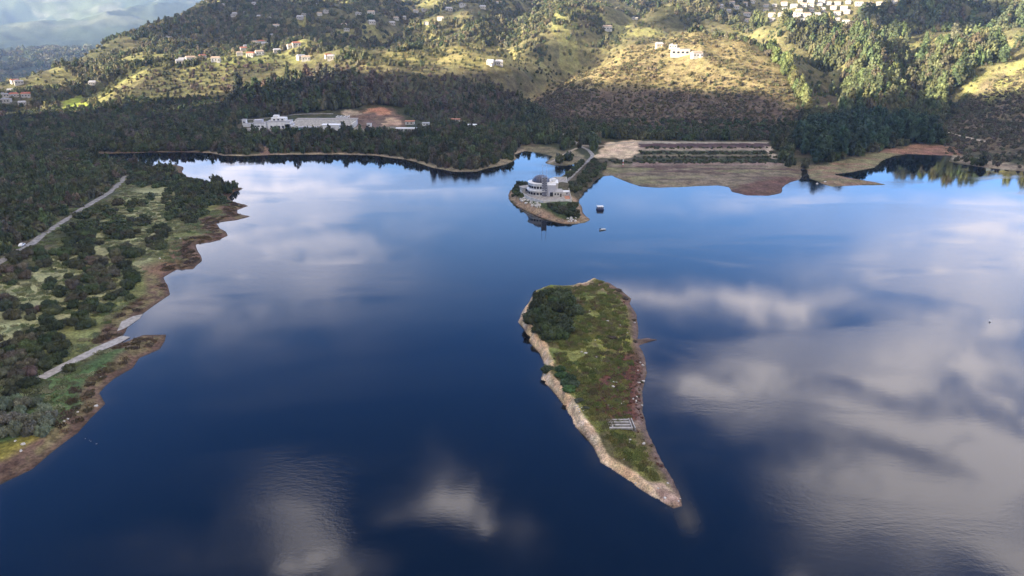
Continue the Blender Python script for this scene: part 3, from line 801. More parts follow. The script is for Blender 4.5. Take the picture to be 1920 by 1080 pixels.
def crown_mesh(name, seed, blobs, leaves, leaf, sub, squash=1.0):
    """leaf sprays round several lobes of a crown, each lobe with a dark solid heart; unit size"""
    g_ = np.random.default_rng(seed)
    V, Q, T, C = [], [], [], []
    nv = 0
    tot = sum(b_[3] ** 2 for b_ in blobs)
    for bx, by, bz, br in blobs:
        tone = g_.uniform(0.72, 1.3)
        v, f = ICO[sub]
        w_ = v * (1 + g_.uniform(-0.16, 0.1, (len(v), 1))) * br * 0.76 * np.array([1, 1, squash]) + (bx, by, bz)
        V.append(w_); T.append(f + nv); nv += len(w_)
        C.append(np.full((len(w_), 3), tone) * g_.uniform(0.75, 1.1, (len(w_), 1)))
        n = max(6, int(leaves * br * br / tot))
        d = g_.normal(size=(n, 3)); d /= np.linalg.norm(d, axis=1)[:, None]
        d[:, 2] = np.where(d[:, 2] < -0.45, -d[:, 2], d[:, 2])
        p = d * br * g_.uniform(0.82, 1.12, (n, 1)) * np.array([1, 1, squash]) + (bx, by, bz)
        nrm = d + g_.normal(scale=0.55, size=(n, 3)); nrm /= np.linalg.norm(nrm, axis=1)[:, None]
        a = np.cross(nrm, g_.normal(size=(n, 3))); a /= np.linalg.norm(a, axis=1)[:, None]
        b2 = np.cross(nrm, a)
        s_ = leaf * g_.uniform(0.6, 1.35, (n, 1))
        quad = np.stack([p + a * s_, p + b2 * s_ * 0.7, p - a * s_, p - b2 * s_ * 0.7], 1)
        V.append(quad.reshape(-1, 3)); Q.append(np.arange(n * 4).reshape(n, 4) + nv); nv += n * 4
        C.append(np.repeat(tone * g_.uniform(0.7, 1.35, (n, 1)) * np.ones((1, 3)) * np.array([1, 1, 1]), 4, axis=0))
    me = np_mesh(name, np.concatenate(V), np.concatenate(Q), np.concatenate(T))
    set_col(me, np.concatenate(C), 'leafvar')
    return me

def round_blobs(seed, n, flat=0.75):
    g_ = np.random.default_rng(seed); out = [(0, 0, 0.45 * flat, 0.5)]
    for k in range(n):
        a = 6.283 * (k + g_.uniform(-.3, .3)) / n * 1.6; r_ = g_.uniform(0.3, 0.68); z_ = g_.uniform(0.25, 0.95) * flat * (1.15 - r_ * 0.6)
        out.append((r_ * math.cos(a), r_ * math.sin(a), z_, g_.uniform(0.26, 0.42)))
    return out

def tall_blobs(seed, n):                            # slender crown, 1 high
    g_ = np.random.default_rng(seed); out = []
    for k in range(n):
        z_ = 0.16 + 0.76 * k / (n - 1); wd = (0.19 * (1 - z_) ** 0.5 * min(1, 0.45 + z_ * 1.6) + 0.03) * g_.uniform(0.75, 1.2)
        a = g_.uniform(0, 6.28)
        out.append((wd * 0.75 * math.cos(a), wd * 0.75 * math.sin(a), z_, wd * 0.95))
        out.append((-wd * 0.6 * math.cos(a + .7), -wd * 0.6 * math.sin(a + .7), z_ + g_.uniform(-.05, .03), wd * 0.8))
    return out

woods = bpy.data.collections.new('woodland_plants')  # what the woods are sown with; not in the scene by itself
NROUND, NTALL, NSCRUB = 5, 4, 2
names = []
for k in range(NROUND): names.append(('woodland_a_round_tree', crown_mesh('round_tree', 50 + k, round_blobs(50 + k, 7 + k % 3), 170, 0.15, 1)))
for k in range(NTALL): names.append(('woodland_b_tall_tree', crown_mesh('tall_tree', 70 + k, tall_blobs(70 + k, 7), 170, 0.055, 1, 1.5)))
for k in range(NSCRUB): names.append(('woodland_c_scrub', crown_mesh('scrub', 80 + k, round_blobs(80 + k, 5, 0.55), 110, 0.16, 1)))
for k, (nm, me) in enumerate(names):
    me.materials.append(M['leaf_many'])
    woods.objects.link(bpy.data.objects.new(nm + '.%03d' % k, me))
g_ = np.random.default_rng(5)
v, qd = [], []
for k in range(60):                                 # a patch of grass tufts
    c = np.array([*g_.uniform(-1, 1, 2), 0.0]); h = g_.uniform(0.15, 0.5)
    for j in range(5):
        a = g_.uniform(0, 6.28); d = np.array([math.cos(a), math.sin(a), 0]) ; e = np.array([-d[1], d[0], 0]) * 0.08
        tip_ = c + d * g_.uniform(0.05, 0.22) + (0, 0, h)
        n0 = len(v); v += [c - e, c + e, tip_ + e * 0.4, tip_ - e * 0.4]; qd.append([n0, n0 + 1, n0 + 2, n0 + 3])
turf = np_mesh('grass_tufts', v, qd); set_col(turf, np.repeat(g_.uniform(0.7, 1.3, (len(v) // 4, 1)), 4, 0) * np.ones((1, 3)), 'leafvar')
turf.materials.append(M['leaf_many'])
grassc = bpy.data.collections.new('grass_patches'); grassc.objects.link(bpy.data.objects.new('grass_tufts', turf))

def sown(name, pts, kind, scl, tint, coll, label, cat):
    """one mass of plants: a point per plant, instanced by geometry nodes"""
    n = len(pts)
    me = bpy.data.meshes.new(name); me.vertices.add(n); me.vertices.foreach_set('co', np.asarray(pts, np.float32).ravel())
    def attr(nm, typ, key, data): a = me.attributes.new(nm, typ, 'POINT'); a.data.foreach_set(key, np.ascontiguousarray(data).ravel())
    attr('kind', 'INT', 'value', np.asarray(kind, np.int32))
    attr('scl', 'FLOAT_VECTOR', 'vector', np.asarray(scl, np.float32))
    rot = np.zeros((n, 3), np.float32); rot[:, 2] = rng.uniform(0, 6.28, n); rot[:, :2] = rng.normal(scale=0.05, size=(n, 2))
    attr('rot', 'FLOAT_VECTOR', 'vector', rot)
    attr('tint', 'FLOAT_VECTOR', 'vector', np.asarray(tint, np.float32))
    o = link(name, me)
    ng = bpy.data.node_groups.new(name + '_sowing', 'GeometryNodeTree')
    ng.interface.new_socket('Geometry', in_out='INPUT', socket_type='NodeSocketGeometry')
    ng.interface.new_socket('Geometry', in_out='OUTPUT', socket_type='NodeSocketGeometry')
    N, L = ng.nodes, ng.links
    gi, go = N.new('NodeGroupInput'), N.new('NodeGroupOutput')
    iop = N.new('GeometryNodeInstanceOnPoints'); ci = N.new('GeometryNodeCollectionInfo')
    ci.inputs['Collection'].default_value = coll
    ci.inputs['Separate Children'].default_value = True; ci.inputs['Reset Children'].default_value = True
    iop.inputs['Pick Instance'].default_value = True
    def named(nm, typ):
        a = N.new('GeometryNodeInputNamedAttribute'); a.data_type = typ; a.inputs['Name'].default_value = nm
        return a.outputs['Attribute']
    L.new(gi.outputs[0], iop.inputs['Points']); L.new(ci.outputs[0], iop.inputs['Instance'])
    L.new(named('kind', 'INT'), iop.inputs['Instance Index'])
    e2r = N.new('FunctionNodeEulerToRotation'); L.new(named('rot', 'FLOAT_VECTOR'), e2r.inputs[0]); L.new(e2r.outputs[0], iop.inputs['Rotation'])
    L.new(named('scl', 'FLOAT_VECTOR'), iop.inputs['Scale']); L.new(iop.outputs[0], go.inputs[0])
    md = o.modifiers.new('sowing', 'NODES'); md.node_group = ng
    return tag(o, label, cat, kind='stuff')

# ------------------------------------------------------------------ roads
KEEP_OUT = []                                       # (polyline, half width) where nothing grows
def densify(pts, step):
    out = [np.array(pts[0], float)]
    for a, b in zip(pts[:-1], pts[1:]):
        a, b = np.array(a, float), np.array(b, float); k = max(1, int(np.linalg.norm(b - a) / step))
        out += [a + (b - a) * j / k for j in range(1, k + 1)]
    return np.array(out)

def road(name, pix, width, mat, lift=0.22, kind='structure', clear=2.0, label=None, cat=None):
    P_ = [land_at(px, py)[:2] for px, py in pix]
    P_ = densify(P_, 2.5)
    for _ in range(6): P_[1:-1] = (P_[:-2] + 2 * P_[1:-1] + P_[2:]) / 4
    tn = np.gradient(P_, axis=0); tn /= np.linalg.norm(tn, axis=1)[:, None] + 1e-9
    nn = np.stack([-tn[:, 1], tn[:, 0]], 1)
    wob_ = width * (0.5 + 0.12 * (fbm(P_[:, 0], P_[:, 1], 7, 2, 400) - 0.5))[:, None]
    rows = [P_ + nn * wob_ * f_ for f_ in (-1, -0.33, 0.33, 1)]
    V = []
    for r_ in rows:
        z, _ = sample_land(r_[:, 0], r_[:, 1]); V.append(np.c_[r_, np.maximum(z, 0.05) + lift])
    V = np.array(V); V[0, :, 2] -= 0.12; V[3, :, 2] -= 0.12
    n = len(P_); idx = np.arange(4 * n).reshape(4, n)
    q = np.stack([idx[1:, :-1], idx[1:, 1:], idx[:-1, 1:], idx[:-1, :-1]], -1).reshape(-1, 4)
    o = link(name, np_mesh(name, V.reshape(-1, 3), q, smooth=True), mat)
    KEEP_OUT.append((P_[::3], width / 2 + clear))
    return tag(o, label, cat, kind=kind)

road('road', [(-60, 525), (0, 492), (60, 458), (105, 425), (160, 388), (200, 365), (222, 348), (230, 338), (236, 330)], 3.8, M['gravel'], clear=1.2)
road('causeway_road', [(1062, 340), (1085, 318), (1103, 302), (1112, 292), (1104, 282), (1088, 274), (1080, 268)], 3.2, M['gravel'])
road('causeway_path', [(1040, 345), (1060, 328), (1074, 316), (1086, 306)], 2.4, M['dirt_road'])
road('shore_track', [(1028, 307), (1045, 298), (1062, 288), (1082, 278)], 3.0, M['dirt_road'])
road('works_road', [(1080, 269), (1068, 262), (1060, 256), (1046, 249), (1020, 243), (990, 240), (972, 238)], 5.0, M['gravel'])
road('terrace_track', [(1086, 273), (1110, 275), (1130, 274), (1150, 270), (1200, 266), (1300, 267), (1440, 268)], 3.6, M['dirt_road'])
road('hill_track', [(1762, 245), (1785, 251), (1810, 258), (1835, 264), (1855, 268)], 3.0, M['dirt_road'])
road('works_track', [(420, 226), (480, 224), (540, 217), (580, 214), (625, 214)], 3.0, M['gravel'])

# ------------------------------------------------------------------ houses on the hills
BUILT = []                                          # (x, y, radius) kept free of trees
def gable(mb, L, W, z, h, over=0.5):
    x, y = L / 2 + over, W / 2 + over
    mb.add([(-x, -y, z), (x, -y, z), (x, y, z), (-x, y, z), (-x * 0.8, 0, z + h), (x * 0.8, 0, z + h)],
           [(0, 1, 5, 4), (2, 3, 4, 5), (1, 2, 5), (3, 0, 4), (3, 2, 1, 0)])

def make_house(L, W, H, style):
    root = empty('house', (0, 0, 0))
    mb = MB(); mb.box((0, 0, H / 2 - 1.5), (L, W, H + 3))
    if style != 'flat': mb.box((L * 0.28, -W * 0.5 - 1.2, H * 0.3 - 1.2), (L * 0.3, 2.4, H * 0.6 + 2.4))
    mb.build('wall', M['house_wall'] if style != 'cream' else M['render'], root)
    rb = MB()
    if style == 'flat':
        rb.box((0, 0, H + 0.15), (L + 0.8, W + 0.8, 0.3)); rb.box((-L * 0.2, 0, H + 1.0), (L * 0.3, W * 0.5, 1.4))
        rb.build('roof', M['grey_roof'], root)
    else:
        gable(rb, L, W, H + 0.02, 2.4 if L < 16 else 3.0)
        rb.build('roof', {'red': M['red_roof'], 'cream': M['cream_roof']}.get(style, M['grey_roof']), root)
    nwin = 3 if L < 16 else 4
    for k in range(nwin):
        wb = MB(); wb.box((-L / 2 + L * (k + 0.6) / (nwin + 0.2), -W / 2 - 0.03 - (2.4 if (style != 'flat' and k == nwin - 1) else 0), H * 0.5 if style == 'flat' else H * 0.42), (L * 0.13, 0.1, H * 0.34))
        wb.build('window', M['darkglass'], root)
    return root

def copy_tree(o, parent=None):
    c = o.copy(); col.objects.link(c); c.parent = parent
    for ch in o.children: copy_tree(ch, c)
    return c
HOUSE_DEF = {'cream': (15, 9, 5.5, 'cream'), 'red': (14, 9, 5.0, 'red'), 'flat': (14, 9, 5.5, 'flat'), 'grey': (13, 8, 4.5, 'grey'), 'small': (9, 7, 3.6, 'grey'), 'villa': (22, 11, 6.5, 'flat')}
PROTO = {}
def put_house(px, py, kind, label, group, scale=1.0, rz=None):
    p = land_at(px, py)
    if kind not in PROTO:
        o = PROTO[kind] = make_house(*HOUSE_DEF[kind])
    else: o = copy_tree(PROTO[kind])
    dist = math.hypot(p[0], p[1])
    o.location = p
    o.rotation_euler = (0, 0, rz if rz is not None else -math.atan2(p[0], p[1]) + random.uniform(-0.5, 0.5))
    o.scale = (scale,) * 3
    tag(o, label, 'house', group)
    BUILT.append((p[0], p[1], HOUSE_DEF[kind][0] * 0.62 * scale + 3))
    away = np.array([p[0], p[1]]) / dist            # open ground before the house, so that it shows
    BUILT.append((p[0] - away[0] * 14, p[1] - away[1] * 14, 8 * scale))
    return o
TOWN = [(1402, 39), (1426, 42), (1446, 38), (1468, 40), (1488, 39), (1508, 40), (1530, 39), (1551, 38), (1570, 36), (1586, 41),
        (1400, 28), (1418, 27), (1447, 28), (1465, 27), (1480, 29), (1496, 28), (1513, 29), (1532, 28), (1551, 26), (1569, 25), (1587, 23),
        (1436, 20), (1454, 20), (1472, 18), (1498, 20), (1520, 19), (1541, 18), (1562, 15), (1582, 15),
        (1488, 12), (1505, 10), (1520, 10), (1536, 9), (1553, 7), (1570, 6), (1590, 5), (1610, 9), (1630, 9), (1648, 7), (1676, 4),
        (1470, 8), (1452, 10), (1436, 11), (1540, 2), (1500, 3), (1520, 2), (1380, 14), (1366, 20), (1395, 8), (1372, 6), (1350, 12), (1410, 3)]
for k, (x, y) in enumerate(TOWN):
    kd = ('cream', 'cream', 'grey')[k % 3]
    put_house(x, y + 2, kd, 'cream walled house with pale tiled roof in the hilltop town' if kd == 'cream' else 'white walled house with grey roof in the hilltop town', 'houses of the hilltop town', random.uniform(0.6, 0.8), -math.atan2(x - 960, 1400) + 0.25 + random.uniform(-.1, .1))
SCATTER = [(612, 22), (590, 9), (599, 26), (570, 27), (563, 34), (518, 50), (513, 68), (500, 83), (645, 47), (650, 56), (697, 42), (696, 25), (672, 26),
           (757, 33), (780, 21), (795, 19), (842, 18), (826, 36), (800, 44), (735, 44), (742, 35), (868, 10), (905, 14), (935, 6)]
for k, (x, y) in enumerate(SCATTER):
    kd = ('flat', 'grey', 'cream')[k % 3]
    put_house(x, y + 2, kd, {'flat': 'white flat roofed house among trees on the high wooded slope', 'grey': 'white house with grey roof among trees on the high wooded slope', 'cream': 'cream house with pale roof among trees on the high wooded slope'}[kd], 'houses on the high wooded slope', random.uniform(0.55, 0.85))
VILL = [(342, 113), (358, 112), (380, 107), (338, 117), (450, 101), (457, 92), (463, 88), (480, 82), (490, 80), (496, 84), (545, 88), (556, 84), (565, 109), (574, 111), (616, 106), (622, 109), (487, 100), (470, 103), (520, 96), (405, 113)]
for k, (x, y) in enumerate(VILL):
    kd = ('grey', 'cream', 'red')[k % 3]
    put_house(x, y + 2, kd, {'grey': 'white house with grey roof in the village behind the dark ridge', 'cream': 'cream house with pale roof in the village behind the dark ridge', 'red': 'white house with red roof in the village behind the dark ridge'}[kd], 'village houses behind the dark ridge', random.uniform(0.6, 0.85))
MNT = [(316, 71), (440, 26), (390, 4), (420, 9), (462, 23), (487, 31), (438, 29), (505, 34), (498, 30), (476, 6)]
for k, (x, y) in enumerate(MNT):
    kd = ('flat', 'grey')[k % 2]
    put_house(x, y + 2, kd, 'white flat roofed house high on the shaded mountain' if kd == 'flat' else 'grey roofed white house high on the shaded mountain', 'houses on the shaded mountain', random.uniform(0.55, 0.75))
LOW = [(22, 172), (36, 156), (26, 180), (42, 194), (10, 180), (28, 153), (175, 157), (12, 190), (50, 180)]
for k, (x, y) in enumerate(LOW):
    kd = ('grey', 'flat', 'red')[k % 3]
    put_house(x, y + 2, kd, {'grey': 'grey roofed house among sunlit trees at the mouth of the valley', 'flat': 'flat roofed white house among sunlit trees at the mouth of the valley', 'red': 'red roofed house among sunlit trees at the mouth of the valley'}[kd], 'houses at the mouth of the valley', random.uniform(0.65, 0.85))
put_house(1275, 104, 'villa', 'long white villa with dark windows on top of the golden hill', None)
put_house(1306, 107, 'cream', 'low cream house right beside the long villa on the golden hill', None, 0.85)
put_house(1236, 88, 'small', 'small pale house on the bare brow of the golden hill', None)
put_house(1262, 90, 'flat', 'small flat roofed house just behind the villa on the golden hill', None, 0.7)
put_house(1138, 57, 'cream', 'lone cream house in woods behind the left brow of the golden hill', None, 0.9)
put_house(1190, 37, 'flat', 'lone white flat roofed house above the golden hill in the upper woods', None, 0.7)
put_house(1425, 44, 'flat', 'white flat roofed house at the foot of the hilltop town', None, 1.0)
put_house(920, 121, 'small', 'small white house on the sunlit strip above the dark ridge', 'pair of houses above the dark ridge')
put_house(936, 121, 'small', 'small white house on the sunlit strip above the dark ridge', 'pair of houses above the dark ridge')

# ------------------------------------------------------------------ the water works on the far bank
def works(name, px, py, parts, label, cat='building', rz=0.0):
    p = land_at(px, py)
    o = empty(name, (p[0], p[1], p[2]), rz)
    ext = 0
    for nm, mat, boxes in parts:
        mb = MB()
        for (x, y, z, dx, dy, dz_) in boxes: mb.box((x, y, z + dz_ / 2), (dx, dy, dz_)); ext = max(ext, abs(x) + dx / 2)
        mb.build(nm, M[mat], o)
    tag(o, label, cat)
    for k in np.arange(-ext, ext + 1, 6.0): BUILT.append((p[0] + k, p[1] + 6, 13)); BUILT.append((p[0] + k, p[1] - 5, 7))
    return o
wins = lambda x0, x1, n, y, z, w_, h_: [(x0 + (x1 - x0) * (k + .5) / n, y, z, w_, 0.12, h_) for k in range(n)]
works('filter_hall', 598, 243, [('wall', 'render', [(0, 8, -2, 62, 1.2, 5), (0, 30, -2, 62, 1.2, 7.2), (-30.4, 19, -2, 1.2, 21, 6.2), (30.4, 19, -2, 1.2, 21, 6.2)] + [(0, y, -2, 59, 0.6, 5.0 + (y - 8) * 0.1) for y in (13.4, 17, 21, 25)]),
    ('basin_floor', 'concrete', [(0, 19, -2, 59.5, 20.5, 3.6)]), ('roof', 'concrete', [(0, 37, 4.9, 62, 9, 0.5)]), ('rear_wall', 'grey', [(0, 37, -2, 60, 7, 6.85)]), ('window', 'darkglass', wins(-30, 30, 14, 33.4, 1.0, 3.0, 2.2)),
    ('lean_to_roof', 'grey_roof', [(-12, 4, 1.8, 34, 7.6, 0.35)])], 'long white filter hall with open parallel basins on the far bank')
works('pump_house', 523, 241, [('wall', 'white', [(0, 6, -2, 22, 12, 8.5), (-1, 8, 6.5, 14, 8, 3.2), (-4, 9, 9.7, 5, 5, 2.0), (10, 4, -2, 8, 8, 6)]), ('roof', 'grey_roof', [(0, 6, 6.52, 23, 13, 0.3), (10, 4, 4.02, 8.6, 8.6, 0.3)]),
    ('window', 'darkglass', wins(-9, 6, 4, -0.07, 0.5, 2.0, 2.0)), ('upper_window', 'darkglass', wins(-7, 5, 3, 3.93, 7.2, 1.8, 1.4)), ('door', 'grey', [(4.5, -0.07, -1, 2.2, 0.12, 3.2)])], 'stepped white pump house, tallest block at the water works')
works('store_building', 486, 243, [('wall', 'white', [(0, 4, -2, 12, 8, 8)]), ('upper_storey', 'grey', [(-1, 4.5, 6.3, 8, 6, 2.6)]), ('roof', 'grey_roof', [(0, 4, 6.02, 12.8, 8.8, 0.26)]), ('window', 'darkglass', wins(-5, 5, 3, -0.07, 2.4, 1.8, 1.4))], 'square white store building left of the stepped pump house')
works('gate_tower', 458, 238, [('wall', 'white', [(0, 3, -2, 4, 4, 9), (4.5, 3, -2, 6, 5, 5)]), ('roof', 'grey_roof', [(0, 3, 7.02, 4.6, 4.6, 0.3), (4.7, 3, 3.02, 6.4, 5.4, 0.25)]), ('window', 'darkglass', wins(-1.4, 1.4, 1, 0.93, 3.6, 1.4, 1.6))], 'narrow white gate tower with low annex, leftmost at the works')
works('chemical_store', 620, 245, [('wall', 'white', [(0, 4, -2, 17, 9, 7)]), ('roof', 'white', [(0, 4, 5.02, 17.8, 9.8, 0.3)]), ('door', 'grey', [(-3, -0.57, -1, 3, 0.12, 4.2), (3, -0.57, -1, 3, 0.12, 4.2)])], 'boxy white store with two grey doors before the filter hall')
fr = [(x, 0, -1, 0.5, 0.5, 7) for x in (-6, -2, 2, 6)] + [(x, 9, -1, 0.5, 0.5, 7) for x in (-6, -2, 2, 6)]
works('steel_frame', 642, 232, [('post', 'white', fr), ('beam', 'white', [(0, 0, 6, 12.6, 0.5, 0.5), (0, 9, 6, 12.6, 0.5, 0.5)] + [(x, 4.5, 6.5, 0.5, 9.6, 0.4) for x in (-6, -2, 2, 6)])], 'open white steel frame at the right end of the filter hall', 'frame')
works('green_shelter', 566, 246, [('tarpaulin', 'green_tarp', [(0, 1, 1.4, 6, 4, 0.3), (0, 2.9, -1, 6, 0.2, 2.4)]), ('post', 'steel', [(-2.8, -0.8, -1, 0.15, 0.15, 2.4), (2.8, -0.8, -1, 0.15, 0.15, 2.4)])], 'small green roofed shelter below the filter hall', 'shelter')
works('guard_hut', 692, 238, [('wall', 'white', [(0, 2, -1, 4.4, 4, 4)]), ('roof', 'grey_roof', [(0, 2, 3.02, 5, 4.6, 0.25)]), ('window', 'darkglass', wins(-1.6, 1.6, 1, -0.05, 1.0, 1.6, 1.2))], 'tiny white guard hut alone on the grass beside the works', 'hut')
works('long_shed', 764, 246, [('wall', 'render', [(0, 2.5, -1, 22, 5, 3.4)]), ('roof', 'white', [(0, 2.5, 2.42, 23, 6, 0.3)]), ('window', 'darkglass', wins(-10, 10, 6, -0.05, 0.6, 1.6, 1.0))], 'long low cream shed at the right end of the works lawn', 'shed')
works('red_roof_cottage', 768, 234, [('wall', 'render', [(0, 3, -1, 9, 6, 4)]), ('roof', 'terracotta', [(0, 3, 3.02, 10, 7, 0.5)]), ('window', 'darkglass', wins(-3.6, 3.6, 2, -0.05, 1.0, 1.4, 1.2))], 'small cottage with orange roof under the earth cutting', 'cottage')
works('orange_roof_cottage', 852, 230, [('wall', 'render', [(0, 3, -1, 11, 6, 4)]), ('roof', 'terracotta', [(0, 3, 3.02, 12, 7, 0.5)]), ('window', 'darkglass', wins(-4, 4, 3, -0.05, 1.0, 1.4, 1.2))], 'cottage with long orange roof among trees right of the works', 'cottage')
works('white_roof_shed', 882, 240, [('wall', 'render', [(0, 3, -1, 12, 6, 3.8)]), ('roof', 'white', [(0, 3, 2.82, 13, 7, 0.35)]), ('door', 'grey', [(2, -0.05, -0.6, 2.4, 0.12, 2.6)])], 'shed with bright white roof among the trees above the headland', 'shed')
works('metal_roof_shed', 908, 247, [('wall', 'grey', [(0, 2.5, -1, 8, 5, 3.4)]), ('roof', 'white', [(0, 2.5, 2.42, 9, 6, 0.3)]), ('door', 'darkglass', [(-1.5, -0.05, -0.6, 2, 0.12, 2.4)])], 'small metal roofed shed nearest the headland wood', 'shed')
works('pale_hut', 798, 236, [('wall', 'white', [(0, 2.5, -1, 7, 5, 3.6)]), ('roof', 'grey_roof', [(0, 2.5, 2.62, 7.8, 5.8, 0.3)]), ('window', 'darkglass', wins(-3, 3, 2, -0.05, 1.0, 1.2, 1.0))], 'pale hut with grey roof between cutting and orange roofed cottage', 'hut')

# ------------------------------------------------------------------ the domed building on the peninsula
ZP = 5.3
TERR = wpoly([(974, 357), (979, 364), (990, 371), (1004, 376), (1018, 380), (1046, 378), (1072, 376), (1068, 360), (1064, 344), (1062, 334), (1040, 334), (1012, 344), (986, 350)], ZP)
root = empty('plaza_terrace', (0, 0, 0))
mb = MB(); mb.prism(TERR, 0.4, ZP); mb.build('retaining_wall', M['render'], root)
mb = MB(); c_ = np.mean(TERR, 0); inner = [tuple(c_ + (np.array(p) - c_) * 0.985) for p in TERR]; mb.prism(inner, ZP - 0.3, ZP + 0.04); mb.build('paving', M['concrete'], root)
mb = MB()
for a, b_ in zip(TERR, TERR[1:] + TERR[:1]):
    a = c_ + (np.array(a) - c_) * 0.99; b_ = c_ + (np.array(b_) - c_) * 0.99
    m_ = (a + b_) / 2; L_ = np.linalg.norm(b_ - a); mb.box((m_[0], m_[1], ZP + 0.5), (L_, 0.25, 1.0), math.atan2(*(b_ - a)[::-1]))
mb.build('parapet', M['render'], root)
p1 = wpoly([(1052, 355), (1060, 355), (1060, 343), (1054, 343)], ZP); mb = MB(); mb.prism(p1, ZP - 0.2, ZP + 0.09); mb.build('tiled_court', M['terracotta'], root)
p1 = wpoly([(1060, 374), (1070, 374), (1067, 367), (1058, 368)], ZP); mb = MB(); mb.prism(p1, ZP - 0.2, ZP + 0.09); mb.build('tiled_court', M['terracotta'], root)
tag(root, 'raised paved terrace with cream retaining wall under the domed building', 'terrace')

root = empty('domed_building', at_z(1012, 369, ZP))
B0 = root.location
def ring_poly(cx, cy, r, a0=0, a1=360, n=36): return [(cx + r * math.cos(R(a0 + (a1 - a0) * k / n)), cy + r * math.sin(R(a0 + (a1 - a0) * k / n))) for k in range(n if a1 - a0 >= 360 else n + 1)]
DC = (0.0, 8.5)                                    # middle of the drums
low = MB(); low.prism(ring_poly(DC[0], DC[1], 7.6), -0.4, 3.3); low = low.build('lower_drum', M['render'], root)
bal = MB(); bal.prism(ring_poly(DC[0], DC[1], 8.3), 3.3, 3.62); bal.build('balcony', M['white'], root)
mb = MB()
for k in range(28):
    a, b_ = ring_poly(DC[0], DC[1], 8.1, n=28)[k], ring_poly(DC[0], DC[1], 8.1, n=28)[(k + 1) % 28]
    mb.tube((*a, 4.5), (*b_, 4.5), 0.06, n=4); mb.tube((*a, 3.62), (*a, 4.5), 0.05, n=4)
mb.build('railing', M['steel'], root)
up = MB(); up.prism(ring_poly(DC[0], DC[1], 7.0), 3.62, 7.6); up = up.build('upper_drum', M['white'], root)
eav = MB(); eav.prism(ring_poly(DC[0], DC[1], 7.5), 7.6, 8.1); eav.build('roof_ring', M['white'], root)
for zc, rr_, par in ((1.6, 7.62, low), (5.5, 7.02, up)):
    for deg in (196, 212, 228, 244, 260, 276, 300, 330, 0, 160, 178):
        x, y = DC[0] + rr_ * math.cos(R(deg)), DC[1] + rr_ * math.sin(R(deg))
        mb = MB(); mb.box((x, y, zc), (1.5, 0.16, 1.5), R(deg + 90)); mb.build('window', M['darkglass'], par)
# dome of dark glazing with ribs
mb = MB(); ns, nl = 28, 8; vs = []
for j in range(nl):
    ph = R(88 * j / (nl - 1)); 
    for k in range(ns): vs.append((DC[0] + 1.0 + 5.7 * math.cos(ph) * math.cos(2 * math.pi * k / ns), DC[1] + 1 + 5.7 * math.cos(ph) * math.sin(2 * math.pi * k / ns), 8.1 + 4.0 * math.sin(ph)))
fs = [(j * ns + k, j * ns + (k + 1) % ns, (j + 1) * ns + (k + 1) % ns, (j + 1) * ns + k) for j in range(nl - 1) for k in range(ns)] + [tuple((nl - 1) * ns + k for k in range(ns))]
mb.add(vs, fs); dome = mb.build('dome', M['dome'], root)
mb = MB()
for k in range(0, ns, 2):
    for j in range(nl - 1): mb.tube(vs[j * ns + k], vs[(j + 1) * ns + k], 0.08, n=4)
for j in (0, 3, 5):
    for k in range(ns): mb.tube(vs[j * ns + k], vs[j * ns + (k + 1) % ns], 0.09, n=4)
mb.build('rib', M['dark_steel'], dome)
# stair tower of dark glass in a pale frame, in front of the dome
mb = MB(); mb.box((3.0, 2.6, 6.2), (3.2, 3.0, 12.4)); tw = mb.build('stair_tower', M['dome'], root)
mb = MB()
for sx in (1.4, 4.6):
    for sy in (1.1, 4.1): mb.tube((sx, sy, 0), (sx, sy, 12.7), 0.16, n=4)
for z in np.arange(1.5, 12.8, 1.55):
    mb.tube((1.4, 1.05, z), (4.6, 1.05, z), 0.09, n=4); mb.tube((1.4, 1.05, z - 1.55), (4.6, 1.05, z), 0.07, n=4); mb.tube((4.6, 1.05, z - 1.55), (1.4, 1.05, z), 0.07, n=4); mb.tube((4.65, 1.1, z), (4.65, 4.1, z), 0.09, n=4)
mb.build('lattice', M['steel'], tw)
for mx in (1.7, 4.3):
    mb = MB(); mb.tube((mx, 2.6, 12.4), (mx, 2.6, 20.0), 0.10, 0.05, 5)
    for z in (15, 17, 19): mb.tube((mx - 0.5, 2.6, z), (mx + 0.5, 2.6, z), 0.035, n=4)
    mb.build('mast', M['steel'], root)
mb = MB(); mb.box((7.6, 3.4, 3.5), (5.2, 5.0, 7.4)); bx = mb.build('entrance_block', M['grey'], root)
mb = MB(); mb.box((7.8, 0.85, 1.4), (2.4, 0.2, 2.6)); mb.build('doorway', M['darkglass'], bx)
mb = MB(); mb.box((7.6, 3.4, 7.35), (5.6, 5.4, 0.3)); mb.build('roof', M['white'], bx)
mb = MB(); mb.box((6.0, 11, 3.6), (12, 10, 7.6)); mb.build('rear_wing', M['render'], root)
mb = MB(); mb.box((6.0, 11, 7.6), (12.5, 10.5, 0.35)); mb.box((5.5, 8.5, 8.5), (1.8, 1.8, 1.6)); mb.box((9.0, 9.5, 8.7), (2.4, 2.2, 1.9)); mb.box((10, 13, 8.4), (1.6, 1.6, 1.3)); mb.build('wing_roof', M['white'], root)
for k in range(3):
    mb = MB(); mb.box((12.08, 7.5 + 3 * k, 4.6), (0.16, 1.6, 2.0)); mb.build('window', M['darkglass'], root)
tag(root, 'two storey white round building with dark ribbed dome and lattice tower', 'building')
root = empty('annex', at_z(1046, 370, ZP))
mb = MB(); mb.box((0, 4, 1.6), (6, 5, 3.2)); mb.box((4.2, 5.5, 1.2), (3, 3.5, 2.4)); mb.build('wall', M['render'], root)
mb = MB(); gable(mb, 6, 5, 3.21, 1.5, 0.4); mb.v = [(x, y + 4, z) for x, y, z in mb.v]; mb.build('roof', M['grey_roof'], root)
